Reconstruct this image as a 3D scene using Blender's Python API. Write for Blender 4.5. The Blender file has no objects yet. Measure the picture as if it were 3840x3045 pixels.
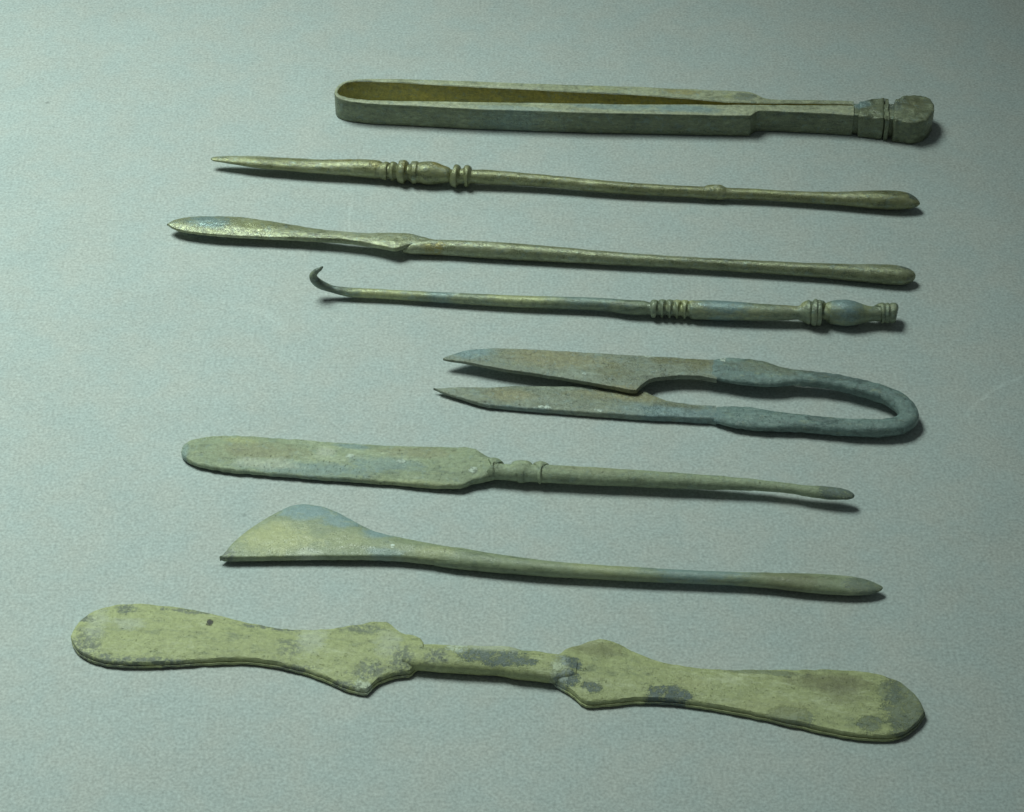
import bpy, math, random
import numpy as np
from mathutils import Vector, noise

# ------------------------------------------------------------------ camera, light, exposure
scene = bpy.context.scene
C = scene.collection
R = math.radians
cam_data = bpy.data.cameras.new('camera')
cam = bpy.data.objects.new('camera', cam_data); C.objects.link(cam)
cam_data.sensor_width = 36; cam_data.lens = 18 / 0.2126
cam_data.clip_start = 0.02; cam_data.clip_end = 20
cam.location = (0, -0.494 * math.cos(R(42)), 0.494 * math.sin(R(42)))
cam.rotation_euler = (R(48), 0, 0)
scene.camera = cam

world = bpy.data.worlds.new('World'); scene.world = world; world.use_nodes = True
wb = world.node_tree.nodes['Background']
wb.inputs[0].default_value = (0.84, 1.0, 0.95, 1); wb.inputs[1].default_value = 0.068

# one shaded table lamp to the left, a little behind the instruments
lamp_data = bpy.data.lights.new('table_lamp', 'SPOT')
lamp_data.energy = 24.2; lamp_data.color = (0.845, 1.0, 0.895)
lamp_data.shadow_soft_size = 0.165; lamp_data.spot_size = R(61.5); lamp_data.spot_blend = 1.0
lamp = bpy.data.objects.new('table_lamp', lamp_data); C.objects.link(lamp)
lamp.location = (-0.27, 0.235, 0.62)
lamp.rotation_euler = (Vector((-0.165, 0.02, 0)) - lamp.location).to_track_quat('-Z', 'Y').to_euler()

scene.view_settings.view_transform = 'Standard'; scene.view_settings.look = 'None'
scene.view_settings.exposure = 0; scene.view_settings.gamma = 1
scene.view_settings.use_curve_mapping = False
scene.render.engine = 'CYCLES'
scene.render.resolution_x = 1024; scene.render.resolution_y = 812

# ------------------------------------------------------------------ measured shapes, millimetres
# every tool: place on the table (loc, ang), then in its own frame (x along the tool)
#  st: (x, y, z, half width, half height) along a turned rod     cuts: where one turned member ends and the next begins
#  blades: (x far, y far, x near, y near, z bottom, edge thickness, crown)   patches: (x, y, rx, ry, stain or painted glint, strength)
TOOLS = {
 'tweezers': {'loc':(28.12,98.32),
  'ang':-3.95,
  'h':6,
  'far':(((-70.16,0.59),(-69.49,0.88)),((-70.1,2.13),(-69.42,1.75)),((-69.56,3.71),(-68.97,3.25)),((-68.33,5.21),(-67.9,4.62)),((-66.16,6.29),(-65.71,5.52)),((-62.69,6.91),(-62.55,5.74)),((-54.95,7.32),(-54.78,5.72)),((-39.07,7.55),(-38.87,5.22)),((-24.97,7.54),(-24.8,4.97)),((-10.92,7.78),(-10.77,4.59)),((1.35,8.01),(1.46,4.52)),((8.57,7.9),(8.65,4.11)),((15.57,7.89),(15.62,3.62)),((22.55,7.82),(22.57,3.07)),((26.74,7.81),(26.73,3.18)),((28.31,7.3),(28.29,3.22)),((29.35,6.58),(29.33,3.24)),((30.56,5.63),(30.54,3.26)),((31.95,5.18),(31.93,3.29)),((34.72,5.07),(34.7,3.43)),((43.4,5.42),(43.36,3.85)),((51.72,5.64),(51.67,4.18))),
  'near':(((-70.16,0.59),(-69.49,0.88)),((-69.95,-0.19),(-69.34,0.53)),((-69.29,-1.3),(-68.73,-0.17)),((-67.95,-2.18),(-67.6,-0.76)),((-65.77,-2.88),(-65.78,-1.36)),((-61.52,-3.37),(-61.69,-1.87)),((-53.82,-3.5),(-54.01,-1.7)),((-38.12,-3.86),(-38.36,-0.98)),((-24.24,-3.74),(-24.46,-0.38)),((-10.39,-3.62),(-10.57,0.22)),((1.69,-3.14),(1.57,0.82)),((8.79,-2.94),(8.71,1.26)),((15.69,-2.7),(15.64,1.68)),((22.58,-2.4),(22.57,2.1)),((26.99,-2.16),(27,2.35)),((27.74,-1.99),(27.76,2.4)),((28.44,-1.16),(28.46,2.39)),((29.3,-0.26),(29.32,2.45)),((30.86,0.03),(30.88,2.56)),((34.65,0.05),(34.69,2.76)),((43.26,-0.01),(43.34,3.24)),((51.51,-0.34),(51.65,3.76))),
  'block':((52.95,5.12),(53.8,5.72),(55.21,6.37),(57.31,6.94),(58.88,7.05),(58.5,-1.4),(56.96,-1.21),(54.92,-0.88),(52.73,-0.61)),
  'neck':((51.35,4.88),(62.79,5.68),(62.47,-0.71),(51.19,0.3)),
  'ridge':((59.04,6.88),(59.94,6.69),(59.68,-1.74),(58.78,-1.92)),
  'disc':((61.13,5.56),(61.99,6.96),(63.26,8.08),(65.03,8.75),(66.94,8.89),(68.65,8.39),(69.79,7.26),(70.38,5.48),(70.35,3.37),(69.78,1.23),(68.63,-0.76),(67.19,-2.04),(65.45,-2.7),(63.74,-2.64),(62.06,-2.16),(60.79,-1.54)),
  'patches':((-63.4,4.1,2.81,2.1,'slate',0.7),(-42.2,2.5,9.09,2.09,'gold',0.6),(-17.6,2.4,9.07,1.56,'gold',0.45),(-5.5,3.2,4.53,1.56,'slate',0.7),(-27.8,-3.1,10.39,1.04,'blue',0.5),(-3.6,-0.9,10.4,1.24,'blue',0.6),(-7.4,6.5,4.55,1.05,'yellow',0.5),(12.2,-0.4,8.66,1.55,'blue',0.75),(11.4,6.2,4.19,0.94,'gold',0.6),(22.9,5.5,1.74,1.04,'yellow',0.7),(26,5.4,2.79,1.56,'slate',0.6),(53.7,4.3,2.08,1.56,'blue',0.8),(61.3,3.9,1.39,2.07,'slate',0.6),(65.8,4.5,2.78,3.11,'olive',0.5))},
 'bead_probe': {'loc':(11.42,75.89),
  'ang':-5.04,
  'st':((-80.87,-0.97,2.51,0.25,0.12),(-80.64,-0.96,2.51,0.41,0.19),(-80.41,-0.95,2.52,0.56,0.27),(-80.19,-0.94,2.52,0.68,0.32),(-79.73,-0.92,2.52,0.81,0.39),(-79.27,-0.89,2.52,0.91,0.44),(-78.81,-0.89,2.52,0.99,0.48),(-77.66,-0.89,2.53,1.16,0.57),(-76.51,-0.91,2.53,1.3,0.65),(-75.35,-0.95,2.54,1.42,0.72),(-74.31,-1,2.54,1.52,0.78),(-73.26,-1.07,2.55,1.61,0.84),(-72.22,-1.14,2.55,1.69,0.9),(-71.17,-1.21,2.56,1.77,0.95),(-70.13,-1.26,2.56,1.83,0.99),(-68.97,-1.31,2.56,1.88,1.04),(-67.82,-1.36,2.57,1.92,1.07),(-66.67,-1.41,2.58,1.95,1.1),(-65.51,-1.46,2.58,1.97,1.13),(-64.36,-1.51,2.58,1.98,1.15),(-63.2,-1.55,2.59,2,1.18),(-62.17,-1.6,2.59,2.01,1.2),(-61.13,-1.65,2.6,2.01,1.23),(-60.09,-1.69,2.6,2.01,1.26),(-59.06,-1.73,2.61,2,1.3),(-58.02,-1.76,2.61,2,1.34),(-56.99,-1.78,2.62,2,1.37),(-55.96,-1.79,2.62,1.99,1.41),(-54.93,-1.81,2.62,1.99,1.45),(-53.9,-1.81,2.63,1.99,1.49),(-52.88,-1.79,2.63,2.01,1.54),(-51.74,-1.75,2.64,2.04,1.61),(-50.61,-1.69,2.64,2.07,1.68),(-49.47,-1.65,2.65,2.1,1.75),(-48.45,-1.65,2.65,2.12,1.82),(-47.42,-1.65,2.66,2.14,1.88),(-46.39,-1.66,2.67,2.17,1.94),(-45.37,-1.68,2.67,2.19,2),(-44.34,-1.7,2.68,2.2,2.05),(-43.59,-1.74,2.68,2.21,2.08),(-42.84,-1.81,2.69,2.2,2.1),(-42.09,-1.88,2.69,2.14,2.07),(-41.8,-1.96,2.69,2.06,2),(-41.5,-2.06,2.69,1.93,1.88),(-41.21,-2.1,2.69,1.86,1.82),(-41.07,-2.11,2.69,1.88,1.85),(-40.93,-2.16,2.69,1.92,1.9),(-40.78,-2.21,2.7,1.97,1.94),(-40.63,-2.23,2.7,2.03,2.01),(-40.49,-2.23,2.7,2.1,2.08),(-40.34,-2.23,2.7,2.13,2.12),(-40.17,-2.21,2.7,2.11,2.11),(-40,-2.2,2.7,2.08,2.08),(-39.83,-2.19,2.7,2.02,2.02),(-39.72,-2.21,2.7,1.9,1.9),(-39.59,-2.27,2.7,1.71,1.71),(-39.48,-2.3,2.7,1.62,1.62),(-39.34,-2.3,2.7,1.69,1.69),(-39.2,-2.3,2.7,1.85,1.85),(-39.07,-2.29,2.71,1.99,1.99),(-38.92,-2.27,2.71,2.1,2.1),(-38.78,-2.25,2.71,2.2,2.2),(-38.63,-2.23,2.71,2.24,2.24),(-38.46,-2.23,2.71,2.22,2.22),(-38.29,-2.25,2.71,2.17,2.17),(-38.12,-2.27,2.71,2.1,2.1),(-37.94,-2.31,2.71,1.95,1.95),(-37.77,-2.34,2.71,1.75,1.75),(-37.59,-2.35,2.71,1.65,1.65),(-37.4,-2.36,2.71,1.87,1.87),(-37.2,-2.39,2.71,2.28,2.28),(-37.01,-2.38,2.72,2.55,2.55),(-36.76,-2.34,2.72,2.66,2.66),(-36.5,-2.29,2.72,2.73,2.73),(-36.24,-2.27,2.72,2.75,2.75),(-36.05,-2.25,2.72,2.74,2.74),(-35.86,-2.25,2.72,2.7,2.7),(-35.66,-2.25,2.72,2.64,2.64),(-35.48,-2.27,2.72,2.37,2.37),(-35.29,-2.33,2.73,1.95,1.95),(-35.11,-2.34,2.73,1.73,1.73),(-34.9,-2.34,2.73,1.78,1.78),(-34.7,-2.35,2.73,1.92,1.92),(-34.49,-2.35,2.73,2.08,2.08),(-34.33,-2.34,2.73,2.26,2.26),(-34.18,-2.32,2.73,2.47,2.47),(-34.02,-2.31,2.73,2.59,2.59),(-33.74,-2.31,2.73,2.62,2.62),(-33.45,-2.29,2.73,2.63,2.63),(-33.17,-2.27,2.74,2.64,2.64),(-33,-2.27,2.74,2.56,2.56),(-32.83,-2.29,2.74,2.41,2.41),(-32.66,-2.29,2.74,2.33,2.33),(-32.49,-2.28,2.74,2.35,2.35),(-32.32,-2.27,2.74,2.39,2.39),(-32.15,-2.27,2.74,2.44,2.44),(-31.64,-2.29,2.75,2.56,2.56),(-31.13,-2.31,2.75,2.67,2.67),(-30.62,-2.29,2.75,2.72,2.72),(-30.11,-2.25,2.74,2.7,2.7),(-29.6,-2.24,2.73,2.65,2.65),(-29.09,-2.24,2.73,2.59,2.59),(-28.58,-2.27,2.72,2.48,2.48),(-28.06,-2.34,2.71,2.33,2.33),(-27.54,-2.41,2.7,2.18,2.18),(-26.97,-2.46,2.7,2.05,2.05),(-26.4,-2.51,2.69,1.93,1.93),(-25.82,-2.57,2.68,1.77,1.77),(-25.54,-2.58,2.67,1.62,1.62),(-25.26,-2.58,2.67,1.42,1.42),(-24.98,-2.56,2.67,1.32,1.32),(-24.85,-2.58,2.67,1.6,1.6),(-24.72,-2.63,2.66,2.13,2.13),(-24.59,-2.66,2.66,2.46,2.46),(-24.41,-2.67,2.66,2.57,2.57),(-24.23,-2.67,2.66,2.64,2.64),(-24.05,-2.66,2.65,2.66,2.66),(-23.88,-2.65,2.65,2.64,2.64),(-23.71,-2.65,2.65,2.58,2.58),(-23.54,-2.66,2.65,2.5,2.5),(-23.39,-2.68,2.65,2.27,2.27),(-23.24,-2.7,2.64,1.94,1.94),(-23.09,-2.7,2.64,1.76,1.76),(-22.87,-2.67,2.64,1.77,1.77),(-22.65,-2.65,2.63,1.77,1.77),(-22.42,-2.63,2.63,1.78,1.78),(-22.29,-2.61,2.63,1.95,1.95),(-22.15,-2.6,2.63,2.25,2.25),(-22.02,-2.58,2.62,2.44,2.44),(-21.85,-2.56,2.62,2.5,2.5),(-21.68,-2.55,2.62,2.53,2.53),(-21.52,-2.53,2.62,2.54,2.54),(-21.35,-2.52,2.62,2.51,2.51),(-21.18,-2.52,2.61,2.44,2.44),(-21.01,-2.53,2.61,2.34,2.34),(-20.82,-2.55,2.61,2.09,2.09),(-20.64,-2.58,2.6,1.76,1.76),(-20.46,-2.58,2.6,1.59,1.59),(-19.88,-2.53,2.59,1.6,1.6),(-19.29,-2.49,2.59,1.63,1.63),(-18.71,-2.45,2.58,1.66,1.66),(-17.5,-2.39,2.56,1.67,1.67),(-16.29,-2.35,2.54,1.67,1.67),(-15.08,-2.33,2.52,1.64,1.64),(-13.87,-2.32,2.51,1.61,1.61),(-12.66,-2.32,2.49,1.58,1.58),(-11.45,-2.33,2.47,1.54,1.54),(-10.24,-2.33,2.46,1.52,1.52),(-9.01,-2.34,2.44,1.5,1.5),(-7.79,-2.35,2.42,1.49,1.49),(-6.56,-2.38,2.4,1.47,1.47),(-5.33,-2.41,2.38,1.46,1.46),(-4.1,-2.45,2.37,1.45,1.45),(-2.88,-2.5,2.35,1.44,1.44),(-1.65,-2.55,2.33,1.43,1.43),(-0.42,-2.6,2.31,1.42,1.42),(0.81,-2.66,2.3,1.42,1.42),(2.04,-2.72,2.28,1.41,1.41),(3.26,-2.78,2.26,1.4,1.4),(4.49,-2.85,2.24,1.4,1.4),(5.71,-2.91,2.23,1.4,1.4),(6.94,-2.97,2.21,1.39,1.39),(8.16,-3.02,2.19,1.39,1.39),(9.39,-3.08,2.17,1.38,1.38),(10.61,-3.12,2.16,1.38,1.38),(11.83,-3.17,2.14,1.38,1.38),(13.05,-3.2,2.12,1.37,1.37),(14.27,-3.23,2.1,1.37,1.37),(15.49,-3.25,2.08,1.36,1.36),(16.71,-3.25,2.07,1.36,1.36),(17.93,-3.25,2.05,1.36,1.36),(19.09,-3.25,2.05,1.35,1.35),(20.24,-3.25,2.04,1.34,1.34),(21.39,-3.24,2.04,1.34,1.34),(22.55,-3.23,2.04,1.33,1.33),(23.7,-3.21,2.03,1.32,1.32),(24.86,-3.2,2.03,1.32,1.32),(26.01,-3.18,2.03,1.32,1.32),(27.16,-3.17,2.02,1.32,1.32),(28.32,-3.16,2.02,1.32,1.32),(29.47,-3.15,2.02,1.32,1.32),(30.62,-3.14,2.02,1.33,1.33),(31.78,-3.13,2.01,1.37,1.37),(32.08,-3.12,2.01,1.39,1.39),(32.39,-3.12,2.01,1.42,1.42),(32.7,-3.12,2.01,1.45,1.45),(32.9,-3.07,2.01,1.5,1.5),(33.1,-2.98,2.01,1.58,1.58),(33.31,-2.91,2.01,1.63,1.63),(33.92,-2.83,2.01,1.68,1.68),(34.53,-2.75,2,1.72,1.72),(35.15,-2.71,2,1.74,1.74),(35.4,-2.73,2,1.75,1.75),(35.66,-2.77,2,1.75,1.75),(35.91,-2.8,2,1.74,1.74),(36.12,-2.83,2,1.71,1.71),(36.33,-2.88,2,1.65,1.65),(36.53,-2.92,2,1.6,1.6),(36.89,-2.96,2,1.48,1.48),(37.25,-2.98,2,1.33,1.33),(37.61,-2.97,2,1.26,1.26),(38.84,-2.93,1.99,1.24,1.24),(40.06,-2.88,1.99,1.25,1.25),(41.29,-2.84,1.99,1.26,1.26),(42.52,-2.8,1.98,1.28,1.28),(43.74,-2.79,1.98,1.27,1.27),(44.97,-2.78,1.98,1.26,1.26),(46.19,-2.79,1.97,1.25,1.25),(47.42,-2.8,1.97,1.25,1.25),(48.65,-2.8,1.97,1.24,1.24),(49.87,-2.81,1.96,1.25,1.25),(51.09,-2.82,1.96,1.26,1.26),(52.32,-2.83,1.96,1.28,1.28),(53.54,-2.83,1.95,1.29,1.29),(54.77,-2.85,1.96,1.33,1.31),(55.99,-2.86,1.99,1.36,1.33),(57.21,-2.86,2.01,1.4,1.34),(58.43,-2.87,2.03,1.44,1.36),(59.65,-2.87,2.06,1.49,1.38),(60.87,-2.87,2.08,1.54,1.41),(62.08,-2.87,2.1,1.62,1.46),(63.3,-2.86,2.13,1.71,1.51),(64.52,-2.85,2.15,1.82,1.58),(65.74,-2.83,2.17,1.93,1.64),(66.95,-2.81,2.2,2.02,1.71),(68.1,-2.79,2.22,2.1,1.77),(69.24,-2.77,2.24,2.19,1.84),(70.38,-2.74,2.26,2.27,1.9),(71.52,-2.73,2.29,2.34,1.94),(72.53,-2.74,2.3,2.38,1.97),(73.54,-2.74,2.32,2.42,2),(74.56,-2.72,2.34,2.43,2),(75.57,-2.68,2.35,2.4,1.96),(76.58,-2.69,2.34,2.32,1.89),(77.6,-2.73,2.33,2.21,1.79),(78.1,-2.79,2.32,2.11,1.71),(78.61,-2.89,2.32,1.95,1.58),(79.11,-3.01,2.31,1.75,1.41),(79.41,-3.1,2.31,1.59,1.28),(79.71,-3.19,2.31,1.39,1.11),(80.01,-3.28,2.31,1.14,0.92),(80.21,-3.33,2.31,0.96,0.77),(80.41,-3.36,2.3,0.74,0.59),(80.61,-3.39,2.3,0.48,0.38),(80.67,-3.4,2.3,0.38,0.3),(80.74,-3.4,2.3,0.27,0.21),(80.8,-3.4,2.3,0.15,0.12)),
  'cuts':(44,55,68,81,93,108,122,137,184,199,218),
  'patches':((-49.3,-0.3,4.42,1.32,'gold',0.55),(-35.8,-1.7,0.61,2.03,'gold',0.6),(-28.1,-1,2.03,1.82,'gold',0.6),(-42.7,-1.4,1.36,2.03,'gold',0.4),(-33.5,-0.1,0.88,1.52,'pale',0.8),(-31.1,0.4,1.16,1.73,'white',0.75),(-36.6,-0.6,0.54,1.83,'pale',0.6),(-73.8,-0.2,8.53,0.82,'pale',0.5),(21.9,-2.2,4.01,0.74,'pale',0.6),(45,-2.7,3.69,0.73,'yellow',0.5),(35,-1.8,0.77,1.15,'pale',0.7),(71.6,-0.7,6.15,1.38,'olive',0.6),(79.2,-2,1.53,1.83,'slate',0.8))},  # bright patches on the beads: glints put into the colour
 'leaf_probe': {'loc':(5.53,49.52),
  'ang':-6.59,
  'blade':((-82.5,-1.43,-82.57,-1.55,2.09,0.52,0.36),(-82.37,-1.36,-82.38,-1.52,2.09,0.52,0.36),(-82.25,-1.04,-82.14,-1.75,2.09,0.53,0.36),(-82.22,-0.98,-82.08,-1.8,2.09,0.53,0.36),(-82.09,-0.77,-81.87,-1.99,2.08,0.53,0.36),(-81.91,-0.52,-81.58,-2.24,2.08,0.53,0.36),(-81.7,-0.28,-81.27,-2.46,2.08,0.53,0.37),(-81.7,-0.27,-81.26,-2.46,2.08,0.53,0.37),(-81.46,-0.04,-80.94,-2.64,2.08,0.54,0.37),(-81.21,0.19,-80.59,-2.82,2.08,0.54,0.37),(-80.93,0.42,-80.22,-2.98,2.08,0.55,0.37),(-80.62,0.64,-79.84,-3.12,2.07,0.55,0.37),(-80.29,0.84,-79.44,-3.25,2.07,0.55,0.38),(-80.27,0.85,-79.41,-3.25,2.07,0.55,0.38),(-79.92,1.03,-79.01,-3.35,2.07,0.56,0.38),(-79.55,1.22,-78.58,-3.43,2.07,0.56,0.38),(-79.14,1.4,-78.12,-3.51,2.06,0.57,0.38),(-78.7,1.56,-77.64,-3.57,2.06,0.58,0.39),(-78.25,1.7,-77.15,-3.63,2.06,0.58,0.39),(-78.1,1.74,-76.99,-3.65,2.06,0.58,0.39),(-77.77,1.82,-76.63,-3.69,2.05,0.59,0.39),(-77.26,1.94,-76.09,-3.75,2.05,0.59,0.4),(-76.74,2.05,-75.54,-3.8,2.05,0.6,0.4),(-76.19,2.16,-74.96,-3.85,2.04,0.61,0.4),(-75.62,2.26,-74.36,-3.89,2.04,0.62,0.41),(-75.03,2.34,-73.76,-3.92,2.03,0.62,0.41),(-74.86,2.36,-73.58,-3.93,2.03,0.62,0.41),(-74.42,2.41,-73.13,-3.95,2.03,0.63,0.41),(-73.79,2.47,-72.49,-3.97,2.03,0.64,0.42),(-73.14,2.54,-71.83,-3.98,2.02,0.65,0.42),(-72.48,2.61,-71.16,-3.99,2.02,0.66,0.42),(-71.8,2.69,-70.47,-4,2.01,0.66,0.43),(-71.57,2.71,-70.23,-4,2.01,0.67,0.43),(-71.11,2.76,-69.77,-4,2.01,0.67,0.43),(-70.39,2.8,-69.05,-3.99,2,0.68,0.44),(-69.65,2.83,-68.31,-3.98,2,0.69,0.44),(-68.9,2.84,-67.57,-3.97,1.99,0.7,0.45),(-68.14,2.84,-66.81,-3.96,1.99,0.71,0.45),(-67.35,2.83,-66.04,-3.94,1.98,0.72,0.46),(-66.55,2.82,-65.26,-3.92,1.98,0.73,0.46),(-66.54,2.82,-65.25,-3.92,1.98,0.73,0.46),(-65.74,2.79,-64.47,-3.89,1.97,0.74,0.46),(-64.92,2.73,-63.67,-3.87,1.97,0.75,0.47),(-64.08,2.65,-62.85,-3.83,1.96,0.76,0.47),(-63.22,2.55,-62.03,-3.8,1.96,0.77,0.48),(-62.36,2.45,-61.2,-3.77,1.95,0.78,0.48),(-61.48,2.34,-60.36,-3.73,1.95,0.79,0.49),(-61.41,2.33,-60.29,-3.73,1.94,0.79,0.49),(-60.6,2.23,-59.52,-3.69,1.94,0.8,0.49),(-59.71,2.1,-58.67,-3.65,1.93,0.82,0.5),(-58.81,1.96,-57.81,-3.61,1.93,0.84,0.5),(-57.91,1.81,-56.95,-3.57,1.92,0.86,0.51),(-56.99,1.66,-56.08,-3.52,1.92,0.88,0.52),(-56.23,1.53,-55.35,-3.49,1.91,0.9,0.52),(-56.08,1.51,-55.21,-3.49,1.91,0.9,0.52),(-55.16,1.36,-54.33,-3.45,1.9,0.92,0.53),(-54.24,1.19,-53.45,-3.43,1.91,0.94,0.53),(-53.32,1,-52.57,-3.42,1.92,0.96,0.54),(-52.39,0.82,-51.68,-3.42,1.94,0.98,0.54),(-51.46,0.65,-50.79,-3.41,1.95,1,0.55),(-51.03,0.58,-50.38,-3.41,1.96,1.01,0.55),(-50.55,0.5,-49.91,-3.4,1.96,1.02,0.55),(-49.63,0.35,-49.02,-3.39,1.98,1.04,0.56),(-48.72,0.2,-48.14,-3.38,1.99,1.06,0.56),(-47.8,0.07,-47.26,-3.37,2.01,1.08,0.57),(-46.9,-0.05,-46.39,-3.36,2.02,1.1,0.57),(-46.01,-0.15,-45.52,-3.37,2.04,1.12,0.58),(-45.9,-0.16,-45.4,-3.37,2.04,1.12,0.58),(-45.12,-0.24,-44.64,-3.38,2.05,1.14,0.58),(-44.24,-0.32,-43.77,-3.4,2.07,1.16,0.59),(-43.38,-0.39,-42.92,-3.44,2.08,1.18,0.59),(-42.51,-0.45,-42.06,-3.48,2.1,1.2,0.6),(-41.67,-0.46,-41.21,-3.53,2.11,1.18,0.59),(-40.86,-0.44,-40.39,-3.59,2.12,1.16,0.58),(-40.84,-0.44,-40.37,-3.59,2.12,1.16,0.58),(-40.01,-0.42,-39.53,-3.66,2.14,1.14,0.56),(-39.2,-0.4,-38.71,-3.75,2.15,1.11,0.55),(-38.41,-0.36,-37.89,-3.85,2.17,1.09,0.54),(-37.62,-0.29,-37.08,-3.96,2.18,1.07,0.52),(-37.58,-0.28,-37.03,-3.96,2.18,1.07,0.52),(-36.86,-0.18,-36.28,-4.08,2.19,1.05,0.51),(-36.11,-0.07,-35.48,-4.26,2.22,1.03,0.5),(-35.36,-0,-34.7,-4.48,2.29,1,0.48),(-34.62,0.05,-33.92,-4.69,2.35,0.98,0.47),(-34.31,0.07,-33.59,-4.77,2.38,0.97,0.47),(-33.9,0.08,-33.17,-4.88,2.41,0.96,0.46),(-33.19,0.11,-32.42,-5.1,2.47,0.94,0.45),(-32.49,0.14,-31.69,-5.3,2.53,0.92,0.43),(-31.81,0.17,-30.99,-5.41,2.58,0.91,0.42),(-31.68,0.18,-30.85,-5.42,2.6,0.9,0.42),(-31.51,0.19,-30.69,-5.41,2.6,0.9,0.42),(-31.15,0.23,-30.34,-5.32,2.61,0.88,0.41),(-30.51,0.28,-29.75,-4.99,2.63,0.86,0.4),(-30.36,0.29,-29.61,-4.91,2.64,0.85,0.4),(-29.89,0.31,-29.18,-4.62,2.65,0.83,0.4),(-29.71,0.32,-29.02,-4.5,2.65,0.83,0.39),(-29.27,0.32,-28.63,-4.19,2.67,0.81,0.39),(-28.67,0.29,-28.09,-3.78,2.68,0.79,0.39),(-28.38,0.27,-27.83,-3.61,2.69,0.78,0.38),(-28.09,0.24,-27.57,-3.46,2.7,0.77,0.38),(-27.71,0.2,-27.22,-3.27,2.71,0.75,0.38),(-27.52,0.17,-27.05,-3.18,2.72,0.75,0.38),(-26.96,0.06,-26.55,-2.93,2.73,0.73,0.37),(-26.43,-0.08,-26.06,-2.73,2.75,0.71,0.37),(-26,-0.2,-25.67,-2.6,2.76,0.69,0.36),(-25.91,-0.23,-25.59,-2.58,2.76,0.69,0.36),(-25.66,-0.29,-25.35,-2.52,2.77,0.68,0.36),(-25.41,-0.36,-25.12,-2.46,2.77,0.67,0.36),(-24.93,-0.5,-24.68,-2.36,2.79,0.65,0.35),(-24.48,-0.64,-24.26,-2.28,2.8,0.64,0.35),(-24.05,-0.77,-23.86,-2.2,2.81,0.62,0.35),(-23.64,-0.87,-23.48,-2.14,2.82,0.61,0.34),(-23.26,-0.95,-23.11,-2.08,2.83,0.59,0.34),(-23.25,-0.95,-23.11,-2.08,2.83,0.59,0.34),(-22.91,-1,-22.77,-2.04,2.84,0.58,0.34),(-22.58,-1.04,-22.46,-1.99,2.85,0.57,0.34),(-22.27,-1.07,-22.16,-1.96,2.86,0.56,0.33),(-21.98,-1.09,-21.88,-1.92,2.87,0.55,0.33),(-21.73,-1.11,-21.63,-1.89,2.87,0.54,0.33),(-21.49,-1.13,-21.4,-1.87,2.88,0.53,0.33),(-21.27,-1.15,-21.19,-1.84,2.89,0.52,0.32),(-21.09,-1.17,-21.01,-1.82,2.89,0.51,0.32),(-20.92,-1.18,-20.84,-1.8,2.9,0.51,0.32)),
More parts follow.
